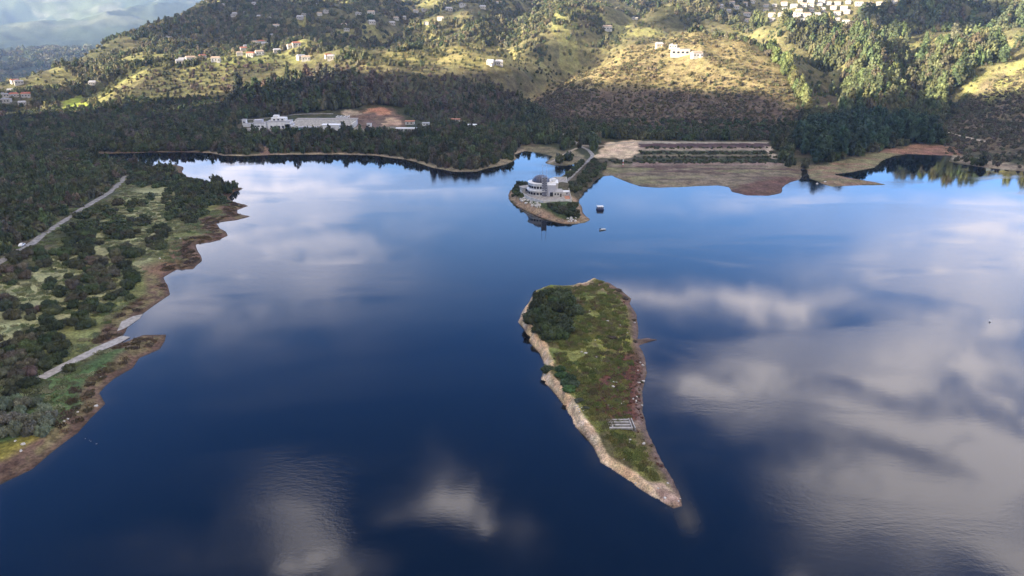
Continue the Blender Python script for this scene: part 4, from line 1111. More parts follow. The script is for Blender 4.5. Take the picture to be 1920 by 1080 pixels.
mb = MB(); mb.box((4.2, 5.5, 2.5), (3.4, 3.9, 0.2)); mb.build('porch_roof', M['white'], root)
for x in (-1.6, 0.2): mb = MB(); mb.box((x, 1.47, 1.7), (1.0, 0.1, 1.3)); mb.build('window', M['darkglass'], root)
mb = MB(); mb.box((1.9, 1.47, 1.05), (1.1, 0.1, 2.1)); mb.build('door', M['bark'], root)
tag(root, 'small annex with pitched grey roof right of the domed building', 'building')
root = empty('kiosk', at_z(1060, 366, ZP)); mb = MB(); mb.box((0, 0, 1.3), (4, 3, 2.5)); mb.build('wall', M['grey'], root); mb = MB(); mb.box((0, 0, 2.7), (4.8, 3.8, 0.25)); mb.build('roof', M['white'], root); mb = MB(); mb.box((0, -1.54, 1.5), (2.4, 0.1, 1.1)); mb.build('hatch', M['darkglass'], root)
tag(root, 'low grey kiosk with white roof on the terrace right of the domed building', 'kiosk')
root = empty('pavilion', at_z(984, 358, ZP)); mb = MB(); mb.box((0, 0, 1.3), (5, 6, 2.6), 0.4); mb.build('wall', M['render'], root); mb = MB(); mb.box((0, 0, 2.75), (6, 7, 0.3), 0.4); mb.build('roof', M['concrete'], root); mb = MB(); mb.box((1.1, -2.85, 1.3), (1.6, 0.12, 1.8), 0.4); mb.build('doorway', M['darkglass'], root)
tag(root, 'low flat roofed pavilion at the far left end of the terrace', 'pavilion')
BUILT.append((B0[0] + 4, B0[1] + 6, 20)); BUILT.append((B0[0] + 16, B0[1] + 8, 12)); BUILT.append((B0[0] + 8, B0[1] - 4, 8)); BUILT.append((B0[0]-4, B0[1], 8))

# ------------------------------------------------------------------ boats, marker, car
def hull(L, W, H, bow=0.35):
    mb = MB(); st = []
    for t_ in np.linspace(0, 1, 9):
        wv = W / 2 * (1 - max(0, (t_ - (1 - bow)) / bow) ** 2) * (0.85 + 0.15 * min(1, t_ * 4)) + 0.03
        x = -L / 2 + L * t_
        st += [(x, -wv, H), (x, -wv * 0.72, 0.0), (x, 0, -0.18), (x, wv * 0.72, 0.0), (x, wv, H), (x, wv * 0.8, H), (x, wv * 0.55, 0.12), (x, -wv * 0.55, 0.12), (x, -wv * 0.8, H)]
    f = [(i * 9 + k, i * 9 + (k + 1) % 9, (i + 1) * 9 + (k + 1) % 9, (i + 1) * 9 + k) for i in range(8) for k in range(9)] + [tuple(range(9))[::-1], tuple(range(72, 81))]
    mb.add(st, f); return mb
p = at_z(1125, 393, 0)
root = empty('pontoon_barge', (p[0], p[1], 0), 0.05)
mb = MB()
for s in (-1, 1): mb.box((0, s * 1.6, 0.35), (5.4, 1.1, 0.9), taper=1.04)
mb.box((0, 0, 0.9), (5.6, 4.4, 0.22)); mb.build('hull', M['navy'], root)
mb = MB(); mb.box((0.1, 0.3, 1.75), (4.4, 3.0, 1.5)); cab = mb.build('cabin', M['navy'], root)
mb = MB(); mb.box((0.1, 0.3, 2.62), (5.0, 3.6, 0.24)); mb.build('roof', M['white'], cab)
for x in (-1.3, 0.1, 1.5): mb = MB(); mb.box((x, -1.23, 1.9), (0.9, 0.08, 0.7)); mb.build('window', M['grey'], cab)
mb = MB()
for x in (-2.6, -1.3, 0, 1.3, 2.6): mb.tube((x, -2.1, 1.0), (x, -2.1, 1.9), 0.04, n=4)
mb.tube((-2.6, -2.1, 1.9), (2.6, -2.1, 1.9), 0.04, n=4); mb.tube((-2.6, 2.0, 1), (-2.6, 2.0, 4.2), 0.06, n=4); mb.build('railing', M['steel'], root)
root.scale = (.82, .82, .82)
tag(root, 'dark blue pontoon barge with white roof moored off the peninsula', 'barge')
p = at_z(1130, 431, 0)
root = empty('rowing_boat', (p[0], p[1], 0.05), 0.3)
hull(3.8, 1.5, 0.5).build('hull', M['white'], root)
for x in (-0.9, 0.3): mb = MB(); mb.box((x, 0, 0.38), (0.3, 1.1, 0.06)); mb.build('seat', M['bark'], root)
mb = MB(); mb.box((-1.8, 0, 0.6), (0.4, 0.4, 0.7)); mb.box((-1.3, 0, 0.5), (0.5, 0.5, 0.6)); mb.build('outboard_motor', M['tyre'], root)
tag(root, 'small white open boat on the water in front of the peninsula', 'boat')
p = at_z(1856, 603, 0)
root = empty('buoy', (p[0], p[1], 0)); mb = MB(); mb.tube((0, 0, -.1), (0, 0, .35), .4, .4, 10); mb.tube((0, 0, .35), (0, 0, .8), .4, .08, 10); mb.build('float', M['white'], root); mb = MB(); mb.tube((0, 0, .78), (0, 0, 1.1), .05, n=5); mb.build('pole', M['steel'], root)
tag(root, 'small white buoy alone on the open water at the right', 'buoy')
p = land_at(1168, 312)
root = empty('marker_post', p)
for k in range(4): mb = MB(); mb.tube((0, 0, -0.3 + k * 1.2), (0, 0, 0.9 + k * 1.2), 0.28, n=8); mb.build('band', M['white'] if k % 2 else M['buoy_red'], root)
mb = MB(); mb.box((0, -0.05, 4.9), (1.0, 0.2, 0.9)); mb.build('board', M['white'], root)
tag(root, 'red and white banded marker post at the edge of the bared flats', 'post')

p = land_at(42, 463); q_ = land_at(60, 452)
root = empty('car', (p[0], p[1], p[2] + 0.28), math.atan2(q_[1] - p[1], q_[0] - p[0]))
pr = [(-2.1, .35), (-2.12, .8), (-1.95, 1.0), (-1.5, 1.05), (-1.1, 1.48), (0.35, 1.5), (0.95, 1.05), (1.9, .92), (2.1, .7), (2.1, .35)]
mb = MB(); n = len(pr); mb.add([(x, -0.85 + (0.12 if z > 1.2 else 0), z) for x, z in pr] + [(x, 0.85 - (0.12 if z > 1.2 else 0), z) for x, z in pr], [list(range(n))[::-1], list(range(n, 2 * n))] + [(k, (k + 1) % n, n + (k + 1) % n, n + k) for k in range(n)]); mb.build('body', M['white'], root)
for s in (-1, 1):
    mb = MB(); y0, y1 = s * 0.862, s * 0.752; mb.add([(-1.3, y0 * .985, 1.08), (0.8, y0 * .985, 1.08), (0.25, y1, 1.42), (-1.0, y1, 1.42)], [(0, 1, 2, 3) if s < 0 else (3, 2, 1, 0)]); mb.build('side_window', M['darkglass'], root)
    for x in (-1.35, 1.3):
        mb = MB(); mb.tube((x, s * 0.68, 0.32), (x, s * 0.9, 0.32), 0.34, n=14); wl = mb.build('wheel', M['tyre'], root); mb = MB(); mb.tube((x, s * 0.9, 0.32), (x, s * 0.915, 0.32), 0.19, n=10); mb.build('rim', M['steel'], wl)
    mb = MB(); mb.box((2.1, s * 0.6, 0.74), (0.06, 0.3, 0.14)); mb.build('headlight', M['grey'], root)
mb = MB(); mb.add([(0.42, -.68, 1.46), (0.42, .68, 1.46), (0.97, .76, 1.09), (0.97, -.76, 1.09)], [(3, 2, 1, 0)]); o = mb.build('windscreen', M['darkglass'], root)
tag(root, 'white car on the gravel road through the bushes', 'car')

# ------------------------------------------------------------------ concrete on the near bank, ruin and rocks on the island
def slab(name, pix, thick, label, cat):
    poly = [tuple(land_at(px, py)[:2]) for px, py in pix]
    zz = [max(float(sample_land(np.array([p[0]]), np.array([p[1]]))[0][0]), -0.05) + 0.18 for p in poly]
    n = len(poly); mb = MB()
    mb.add([(p[0], p[1], z) for p, z in zip(poly, zz)] + [(p[0], p[1], z - thick) for p, z in zip(poly, zz)], [list(range(n)), list(range(n, 2 * n))[::-1]] + [(k, n + k, n + (k + 1) % n, (k + 1) % n) for k in range(n)])
    KEEP_OUT.append((np.array(poly), 4))
    return tag(mb.build(name, M['concrete'], None), label, cat)
road('boat_ramp', [(76, 711), (112, 693), (150, 674), (190, 655), (222, 640), (236, 632)], 4.4, M['concrete'], 0.25, None, 1.5, 'long pale concrete boat ramp running down into the inlet', 'ramp')
slab('concrete_apron', [(220, 622), (228, 606), (250, 596), (268, 591), (262, 600), (238, 614)], 1.0, 'short pale concrete apron on the bank above the inlet', 'slab')

mb = MB(); sp = [(isle_at(px, py), r) for px, py, r in ((1194, 636, 1.6), (1204, 637, 1.7), (1213, 637, 1.3), (1222, 637, .8), (1231, 637, .25))]
for (a, ra), (b_, rb) in zip(sp[:-1], sp[1:]): mb.tube((a[0], a[1], 0.05), (b_[0], b_[1], 0.05), ra * .9, rb * .9, 9)
sp_ = mb.build('rock_spit', M['wet_rock']); sp_.scale = (1, 1, 0.5)
tag(sp_, 'dark wet spit of rock sticking out from the right side of the island', 'rock')
root = empty('concrete_ruin', isle_at(1161, 797))
bz = 0.35
beam = lambda nm, x0, y0, x1, y1, w_, h_: (lambda mb: (mb.box(((x0 + x1) / 2, (y0 + y1) / 2, bz), (math.hypot(x1 - x0, y1 - y0), w_, h_), math.atan2(y1 - y0, x1 - x0)), mb.build(nm, M['concrete'], root)))(MB())
for k, y in enumerate((-2.3, -0.7, 0.9, 2.3)): beam('beam', -3.3 + 0.35 * k * 0.4 - (0.25 * k), y, 3.3, y, 0.75, 0.5)
beam('end_beam', 3.55, -2.8, 3.2, 2.9, 0.35, 0.75); beam('end_beam', 4.4, -2.8, 4.0, 2.9, 0.3, 0.75); beam('cross_beam', -2.2, -2.6, -2.4, 2.5, 0.35, 0.62)
mb = MB(); mb.box((0.1, 0, 0.0), (6.6, 4.6, 0.3)); mb.build('floor_slab', M['bark'], root)
tag(root, 'ruined concrete frame of parallel beams on the grass of the island', 'ruin')

ROCKS = []
for k in range(4):
    v, f = ICO[2]; g_ = np.random.default_rng(900 + k)
    w_ = v.copy()
    for _ in range(7):
        d = g_.normal(size=3); d /= np.linalg.norm(d); s = w_ @ d; w_ = w_ - np.outer(np.maximum(s - g_.uniform(0.45, 0.8), 0), d) * 0.92
    w_ *= np.array([1, g_.uniform(.65, .9), g_.uniform(.5, .7)])
    me = np_mesh('rock', w_, tris=f); me.materials.append(M['rock']); ROCKS.append(me)
ROCKS_BROWN = [me.copy() for me in ROCKS]
for me in ROCKS_BROWN: me.materials.clear(); me.materials.append(M['brown_rock'])
def rock(p, r, name, label, group, k=None):
    o = bpy.data.objects.new(name, ROCKS[random.randrange(4) if k is None else k]); col.objects.link(o)
    o.location = (p[0], p[1], p[2] + r * 0.15); o.scale = (r, r, r); o.rotation_euler = (random.uniform(-.2, .2), random.uniform(-.2, .2), random.uniform(0, 6.28))
    return tag(o, label, 'rock', group)
for px, py, r in [(1105, 583, .45), (1105, 588, .5), (1106, 592, .55), (1121, 598, .45), (1139, 602, .9), (1163, 610, .7), (1175, 624, .7), (1116, 638, .45), (1123, 636, .45), (1143, 640, .6),
                  (1098, 663, 1.15), (1090, 660, .7), (1118, 670, .6), (1128, 676, .55), (1115, 688, .5), (1115, 692, .7), (1150, 717, .8), (1156, 717, .6), (1149, 725, 1.0), (1190, 605, .6), (1139, 586, .5), (1171, 628, .5), (1110, 700, .4),
                  (1121, 605, .4), (1146, 600, .4)]:
    rock(isle_at(px, py), r * 0.75, 'rock', 'pale rock lying in the grass in the middle of the island', 'rocks in the island grass')
for px, py, r in [(1205, 685, 1.0), (1200, 680, .7), (1206, 716, 1.1), (1198, 718, .9), (1196, 695, .6), (1193, 745, .9), (1187, 748, .6), (1192, 753, 1.0), (1204, 760, .5), (1182, 825, .7), (1181, 830, .5), (1207, 832, .9), (1164, 757, .8), (1170, 754, .6), (1141, 760, .6), (1170, 861, .35), (1252, 906, .5), (1247, 935, .7), (1234, 916, .5)]:
    rock(isle_at(px, py), r * 0.75, 'rock', 'pale rock on the reddish stony right shore of the island', 'rocks on the stony island shore')
for px, py, r in [(1085, 768, .6), (1087, 772, .5), (1091, 765, .5), (1083, 762, .45), (1094, 770, .4), (1192, 907, .5), (1200, 912, .45), (1210, 918, .4), (1275, 935, .4), (1272, 940, .45)]:
    rock(isle_at(px, py), r * 0.75, 'rock', 'small broken stone at the foot of the pale island scarp', 'stones along the island scarp')
for _ in range(46):
    a = random.random(); px, py = 976 + 38 * a + random.uniform(-3, 3), 374 + 15 * a + random.uniform(-4, 4)
    p = land_at(px, py)
    if p[2] > 0.05: rock(p, random.uniform(.6, 1.3), 'boulder', 'pale boulder in the heap below the terrace wall of the peninsula', 'boulders below the terrace wall')
for _ in range(18):
    p = land_at(1072 + random.uniform(-8, 9), 412 + random.uniform(-4, 5))
    if p[2] > 0.05: rock(p, random.uniform(.6, 1.2), 'boulder', 'pale boulder at the near tip of the peninsula shore', 'boulders at the peninsula tip')
for px, py, r in [(181, 764, .8), (146, 776, .5), (140, 779, .6), (128, 788, .5), (75, 818, .7), (45, 838, .7), (40, 846, .6), (30, 832, .5), (338, 448, .9), (395, 312 + 120, .6), (300, 486, .7), (190, 708, .5), (105, 793, .5), (120, 790, .45)]:
    p = land_at(px, py); rock(p, r, 'rock', 'pale rock scattered on the near bank above the waterline', 'rocks on the near bank')
for px, py, r in [(170, 828, .4), (181, 833, .5), (160, 823, .4), (168, 826, .35)]:
    rock(at_z(px, py, -0.12), r * .7, 'rock', 'dark rock breaking the water just off the near bank', 'rocks just off the near bank').data = ROCKS_BROWN[1]
for px, py, r in [(1588, 288, 1.4), (1606, 287, 1.7), (1532, 345, 1.2), (1547, 342, 1.0)]:
    rock(land_at(px, py), r, 'rock', 'pale rock on the marshy meadow below the pine wood', 'rocks on the marshy meadow')

for _ in range(90):
    a = random.random() ** 0.9; i_ = a * 8
    pp_ = [(951, 367), (957, 379), (972, 388), (986, 395), (1010, 404), (1038, 414), (1062, 419), (1092, 416), (1104, 411)]
    k_ = min(int(i_), 7); f_ = i_ - k_; px, py = pp_[k_][0] * (1 - f_) + pp_[k_ + 1][0] * f_, pp_[k_][1] * (1 - f_) + pp_[k_ + 1][1] * f_ - random.uniform(0.5, 5)
    p = land_at(px, py)
    if p[2] > 0.03: rock(p, random.uniform(.35, .95), 'boulder', 'brownish boulder along the rocky waterline of the peninsula', 'boulders along the peninsula waterline').data = ROCKS_BROWN[random.randrange(4)]

# ------------------------------------------------------------------ trees and shrubs
BUILT = np.array(BUILT)
def free_of(x, y, extra=0.0):                       # False where a road, slab or building stands
    ok = np.ones(x.shape, bool)
    for bx, by, br in BUILT: ok &= (x - bx) ** 2 + (y - by) ** 2 > (br + extra) ** 2
    for pl, hw in KEEP_OUT:
        lo, hi = pl.min(0) - hw - 5, pl.max(0) + hw + 5
        s = np.nonzero(ok & (x > lo[0]) & (x < hi[0]) & (y > lo[1]) & (y < hi[1]))[0]
        if len(s): ok[s] &= poly_dist(x[s], y[s], pl, False)[0] > hw + extra
    return ok

def jitter_grid(x0, x1, y0, y1, s, seed):
    g_ = np.random.default_rng(seed)
    x, y = np.meshgrid(np.arange(x0, x1, s), np.arange(y0, y1, s))
    x[1::2] += s / 2
    return (x + g_.uniform(-.42, .42, x.shape) * s).ravel(), (y + g_.uniform(-.42, .42, y.shape) * s).ravel(), g_

def elli(px, py, boxes):
    m = np.zeros(px.shape, bool)
    for x0, x1, y0, y1 in boxes:
        m |= ((px - (x0 + x1) / 2) / ((x1 - x0) / 2)) ** 2 + ((py - (y0 + y1) / 2) / ((y1 - y0) / 2)) ** 2 < 1.15
    return m
SHRUB_MESH = []
for k in range(6):
    me = crown_mesh('shrub', 500 + k, round_blobs(500 + k, 9 + k % 3, 0.8), 1200, 0.066, 2); me.materials.append(M['leaf']); SHRUB_MESH.append(me)
PINE_MESH = []
for k in range(5):
    me = crown_mesh('pine_crown', 520 + k, tall_blobs(520 + k, 10), 620, 0.036, 1, 1.5); me.materials.append(M['leaf']); PINE_MESH.append(me)
def shrub(x, y, z, r, h, rgb, label, group, name='shrub', cat='shrub'):
    o = bpy.data.objects.new(name, random.choice(SHRUB_MESH)); col.objects.link(o)
    o.location = (x, y, z - 0.25); o.rotation_euler = (0, 0, random.uniform(0, 6.28)); o.scale = (r, r * random.uniform(.85, 1.15), h)
    o.color = (*rgb, 1)
    return tag(o, label, cat, group)
TRUNK = MB(); TRUNK.tube((0, 0, -0.04), (0, 0, 0.45), 0.018, 0.012, 7); TRUNK.tube((0, 0, 0.44), (0.01, 0, 0.9), 0.012, 0.003, 6); TRUNK.tube((0, 0, 0.3), (0.07, 0.03, 0.42), 0.006, 0.002, 5); TRUNK.tube((0, 0, 0.38), (-0.06, 0.04, 0.5), 0.006, 0.002, 5)
TRUNK = TRUNK.build('trunk', M['bark']); TRUNK_ME = TRUNK.data; bpy.data.objects.remove(TRUNK)
def tall_tree(x, y, z, h, w_, rgb, label, group, name='pine_tree', cat='tree'):
    root = bpy.data.objects.new(name, None); col.objects.link(root)
    root.location = (x, y, z - 0.2); root.rotation_euler = (0, 0, random.uniform(0, 6.28))
    for nm, me in (('trunk', TRUNK_ME), ('crown', random.choice(PINE_MESH))):
        o = bpy.data.objects.new(nm, me); col.objects.link(o); o.parent = root; o.color = (*rgb, 1)
        o.scale = (h * w_, h * w_, h) if nm == 'crown' else (h, h, h)
    return tag(root, label, cat, group)
def pick(g_, n, pal, jit=0.28):
    pal = np.array(pal); c = pal[g_.integers(0, len(pal), n)]
    return c * (1 + g_.uniform(-jit, jit, (n, 1))) * (1 + g_.uniform(-.09, .09, (n, 3)))
DARK = [(0.047, 0.062, 0.025), (0.056, 0.072, 0.028), (0.042, 0.054, 0.024), (0.066, 0.076, 0.030), (0.062, 0.063, 0.033)]
BROWNISH = [(0.092, 0.072, 0.050), (0.080, 0.074, 0.042), (0.068, 0.066, 0.036)]
DARKMIX = DARK * 2 + BROWNISH

# the island
OFFSET = 0
g_ = np.random.default_rng(77)
ISLE_CLUMP = [(987, 1085, 541, 648)]
x, y, g_ = jitter_grid(ix0, ix1, iy0, iy1, 4.6, 61)
zz = np.array([isle_z(a, b_) for a, b_ in zip(x, y)]); px, py = to_px(x, y, zz)
big = inpoly(px, py, [(992, 604), (996, 578), (1012, 560), (1035, 550), (1062, 556), (1080, 575), (1078, 600), (1068, 628), (1052, 645), (1030, 640), (1008, 626)])
for a, b_, c in zip(x[big], y[big], zz[big]):
    shrub(a, b_, c, random.uniform(2.8, 4.2), random.uniform(3.2, 4.8), pick(g_, 1, DARK[:3])[0], 'dense dark green tree in the round thicket at the far end of the island', 'trees of the island thicket', 'broadleaf_tree', 'tree')
small = inpoly(px, py, [(1026, 694), (1030, 685), (1050, 683), (1072, 700), (1082, 725), (1078, 742), (1058, 738), (1040, 722)])
for a, b_, c in zip(x[small], y[small], zz[small]):
    shrub(a, b_, c, random.uniform(1.9, 2.8), random.uniform(1.4, 2.6), pick(g_, 1, [(0.045, 0.085, 0.025), (0.055, 0.075, 0.04), (0.04, 0.06, 0.03)])[0], 'low green shrub beside the pale scarp, halfway along the island', 'shrubs halfway along the island')
for px_, py_, r in [(1147, 634, 2.0), (1155, 637, 1.6), (1085, 752, 1.8), (1100, 765, 1.5), (1160, 545, 2.0), (1172, 560, 1.8), (1188, 600, 1.3), (1190, 640, 1.2)]:
    p = isle_at(px_, py_); shrub(p[0], p[1], p[2], r, r * 0.55, (0.07, 0.055, 0.035) if py_ < 660 else (0.06, 0.065, 0.04), 'low brownish bush by itself on the open island turf', 'single bushes on the island')

# peninsula and causeway
PEN_Z = [((1016, 387), (1050, 384), (1086, 384), (1096, 396), (1102, 408), (1078, 408), (1040, 402)), ((962, 366), (970, 352), (984, 358), (992, 372), (980, 374)), ((1068, 352), (1096, 322), (1116, 300), (1134, 314), (1108, 342), (1088, 376), (1074, 372)), ((1044, 346), (1064, 328), (1090, 306), (1098, 304), (1084, 317), (1060, 340))]
x, y, g_ = jitter_grid(-30, 110, 420, 650, 3.7, 62)
z, sd = sample_land(x, y); px, py = to_px(x, y, z)
m1 = inpoly(px, py, PEN_Z[0]) | inpoly(px, py, PEN_Z[1]); m2 = inpoly(px, py, PEN_Z[2]) | inpoly(px, py, PEN_Z[3])
ok = (sd > 2.2) & free_of(x, y, -2.2)
for a, b_, c in zip(x[m1 & (sd > 4)], y[m1 & (sd > 4)], z[m1 & (sd > 4)]):
    if (a - B0[0] - 3) ** 2 / 18 ** 2 + (b_ - B0[1] - 8) ** 2 / 15 ** 2 < 1: continue
    shrub(a, b_, c, random.uniform(2.0, 3.2), random.uniform(2.0, 3.6), pick(g_, 1, DARK)[0], 'dark green shrub on the slope below the terrace of the domed building', 'shrubs below the terrace')
for a, b_, c in zip(x[m2 & ok], y[m2 & ok], z[m2 & ok]):
    shrub(a, b_, c, random.uniform(2.0, 3.4), random.uniform(2.2, 4.0), pick(g_, 1, DARK)[0], 'dark green shrub in the hedge along the causeway road', 'shrubs along the causeway')

for px_, py_, r, h in [(968, 356, 2.2, 4.2), (972, 352, 2.4, 5.2), (978, 350, 2.0, 4.4), (964, 362, 2.0, 3.0), (972, 366, 2.3, 2.8), (980, 370, 2.0, 2.6), (962, 369, 1.7, 2.0), (986, 348, 1.8, 3.6)]:
    p = land_at(px_, py_); shrub(p[0], p[1], p[2], r, h, pick(g_, 1, DARK)[0], 'dark tree on the left end of the peninsula beside the terrace', 'trees at the left end of the peninsula', 'broadleaf_tree', 'tree')
# the near bank: single shrubs and clumps in the meadow, a closed wood beyond the road
CLUMPS = [(216, 273, 379, 390), (273, 288, 367, 376), (292, 304, 360, 369), (234, 260, 396, 402), (246, 279, 409, 424), (143, 226, 390, 420), (161, 260, 418, 450), (281, 322, 426, 446),
          (274, 308, 444, 470), (120, 195, 423, 466), (212, 262, 466, 490), (104, 174, 465, 498), (125, 252, 488, 555), (88, 116, 527, 553), (0, 90, 466, 508), (-20, 48, 507, 534), (84, 248, 542, 568),
          (137, 218, 570, 588), (10, 32, 588, 602), (35, 115, 574, 604), (123, 185, 596, 628), (35, 125, 606, 664), (-30, 82, 632, 740), (60, 130, 655, 694), (-40, 30, 560, 585),
          (310, 345, 345, 415), (330, 432, 338, 375), (312, 385, 372, 418), (230, 350, 318, 348), (345, 440, 352, 385), (100, 140, 690, 700), (240, 330, 330, 352)]
x, y, g_ = jitter_grid(-420, -130, 215, 620, 4.7, 63)
z, sd = sample_land(x, y); px, py = to_px(x, y, z)
m = elli(px, py, CLUMPS) & (sd > 5) & (px > -60)
m &= ~((g_.uniform(size=x.shape) > 0.80)) & free_of(x, y)
x, y, z, px, py = x[m], y[m], z[m], px[m], py[m]
order = np.argsort(np.hypot(x, y))
near, rest = order[:235], order[235:]
for i in near:
    brown = py[i] > 480 and (px[i] < 80 or (130 < px[i] < 230 and py[i] < 545)) and random.random() < 0.55
    r = random.uniform(2.2, 3.9); h = r * random.uniform(0.85, 1.25)
    rgb = pick(g_, 1, BROWNISH if brown else DARK)[0]
    if py[i] > 628: lab, grp = 'shrub in the dark thicket above the boat ramp, left of the inlet', 'shrubs above the boat ramp'
    elif py[i] > 562: lab, grp = 'dark bush on the meadow between the boat ramp and the brown thicket', 'bushes on the lower meadow'
    elif py[i] > 486: lab, grp = 'bush of the broad mixed thicket between road and lower shore', 'bushes of the middle thicket'
    else: lab, grp = 'dark round bush in the pale meadow between gravel road and shore', 'bushes on the pale upper meadow'
    shrub(x[i], y[i], z[i], r, h, (rgb * 1.2 if brown else rgb), lab, grp)
GREYG = [(0.135, 0.15, 0.095), (0.12, 0.135, 0.085), (0.145, 0.155, 0.10)]
for px_, py_, r in [(8, 770, 3.0), (28, 762, 2.6), (48, 768, 3.0), (66, 764, 2.6), (84, 776, 2.8), (0, 792, 3.0), (22, 800, 3.3), (48, 796, 2.8), (68, 794, 3.2), (90, 800, 3.0), (100, 788, 2.2), (34, 812, 3.0), (12, 818, 2.6), (60, 816, 3.0), (82, 818, 2.4), (-18, 790, 3.2), (-16, 815, 3.0), (40, 782, 2.6)]:
    p = land_at(px_, py_); shrub(p[0], p[1], p[2], r * 1.05, r * 1.35, pick(g_, 1, GREYG)[0], 'grey green bushy tree in the cluster below the boat ramp', 'grey green trees by the lower shore', 'broadleaf_tree', 'tree')

FP, FK, FS, FT = [], [], [], []                     # the wood on the near bank
def sow(P_, K_, S_, T_, x, y, z, kind, sx, sz, tint):
    P_.append(np.c_[x, y, z]); K_.append(kind); S_.append(np.c_[sx, sx, sz]); T_.append(tint)
i = rest; n = len(i)
sow(FP, FK, FS, FT, x[i], y[i], z[i] - .3, g_.integers(0, NROUND, n), g_.uniform(2.3, 3.8, n), g_.uniform(2.2, 4.2, n), pick(g_, n, DARK))
x, y, g_ = jitter_grid(-900, -140, 130, 900, 5.2, 64)
z, sd = sample_land(x, y); px, py = to_px(x, y, z)
wood = inpoly(px, py, [(-400, 640), (-120, 545), (0, 494), (60, 460), (105, 428), (160, 392), (228, 345), (240, 322), (345, 330), (335, 318), (300, 316), (150, 290), (120, 282), (-400, 282)])
wood |= inpoly(px, py, [(-900, 1100), (-110, 830), (-75, 700), (-75, 560), (-120, 545), (-400, 640), (-900, 640)]) & (sd > 12)
m = (wood | ((py < 292) & (px < 420) & (y < 900))) & (sd > 4) & (np.degrees(np.arctan2(x, y)) > -60)
m &= free_of(x, y)
x, y, z = x[m], y[m], z[m]; n = len(x); tone = fbm(x, y, 35, 3, 501)[:, None]
t_ = pick(g_, n, DARK * 3 + BROWNISH) * (0.75 + 0.6 * tone)
kk = np.where(g_.uniform(size=n) < 0.06, NROUND + g_.integers(0, NTALL, n), g_.integers(0, NROUND, n))
h = g_.uniform(3.4, 6.6, n); tall = kk >= NROUND; sx = np.where(tall, h * 1.8, g_.uniform(2.6, 4.2, n)); sz = np.where(tall, h * 1.9, h)
sow(FP, FK, FS, FT, x, y, z - .3, kk, sx, sz, t_)
cat_ = lambda L: np.concatenate(L)
sown('woodland', cat_(FP), cat_(FK), cat_(FS), cat_(FT), woods, 'closed dark green wood on the near bank left of the gravel road', 'woodland')

# tall pines on the right shore
x, y, g_ = jitter_grid(250, 560, 600, 900, 8.2, 65)
z, sd = sample_land(x, y); px, py = to_px(x, y, z)
m = inpoly(px, py, [(1480, 300), (1500, 262), (1545, 240), (1630, 228), (1710, 228), (1752, 246), (1764, 270), (1700, 268), (1640, 282), (1570, 299), (1520, 313), (1490, 312)]) & free_of(x, y) & (sd > 4)
x, y, z, py, px = x[m], y[m], z[m], py[m], px[m]
for i in np.argsort(np.hypot(x, y))[:190]:
    tall_tree(x[i], y[i], z[i], random.uniform(13, 24), random.uniform(0.85, 1.2), pick(g_, 1, [(0.035, 0.06, 0.032), (0.03, 0.052, 0.03), (0.045, 0.07, 0.036)])[0], 'tall dark green pine in the grove behind the marshy right shore', 'pines of the right shore grove')
# row of pale trees down the edge of the golden hill, and tall trees standing out beside it
for k in range(22):
    a = k / 21; px_, py_ = np.interp(a, [0, .35, .7, 1], [1442, 1468, 1492, 1512]) + random.uniform(-5, 5), np.interp(a, [0, .35, .7, 1], [98, 130, 168, 205]) + random.uniform(-3, 3)
    p = land_at(px_, py_); tall_tree(p[0], p[1], p[2], random.uniform(13, 21), 1.15, pick(g_, 1, [(0.14, 0.15, 0.055), (0.12, 0.14, 0.05)])[0], 'pale yellow green tree in the row down the right edge of the golden hill', 'row of pale trees beside the golden hill', 'poplar_tree')
for px_, py_, h in [(1606, 150, 24), (1612, 160, 20), (1598, 168, 17), (1625, 160, 18), (1676, 150, 19), (1684, 150, 20), (1706, 150, 19), (1720, 140, 17), (1672, 200, 21), (1678, 196, 19), (1720, 205, 20), (1722, 202, 18), (1532, 172, 12), (1800, 118, 20), (1806, 118, 22), (1880, 118, 21), (1788, 90, 20), (1795, 110, 22), (1770, 100, 22), (1760, 90, 19), (1735, 85, 20), (1690, 70, 24), (1680, 78, 24), (1670, 72, 22), (1660, 88, 20), (1700, 82, 22), (1605, 74, 22), (1598, 68, 20), (1612, 80, 21), (1655, 60, 24), (1665, 40, 22)]:
    p = land_at(px_, py_); tall_tree(p[0], p[1], p[2], h, random.uniform(1.0, 1.4), pick(g_, 1, [(0.10, 0.12, 0.05), (0.12, 0.135, 0.05), (0.08, 0.10, 0.045)])[0], 'tall sunlit tree standing out above the scrub of the right hillside', 'tall sunlit trees of the right hillside', 'eucalyptus_tree')

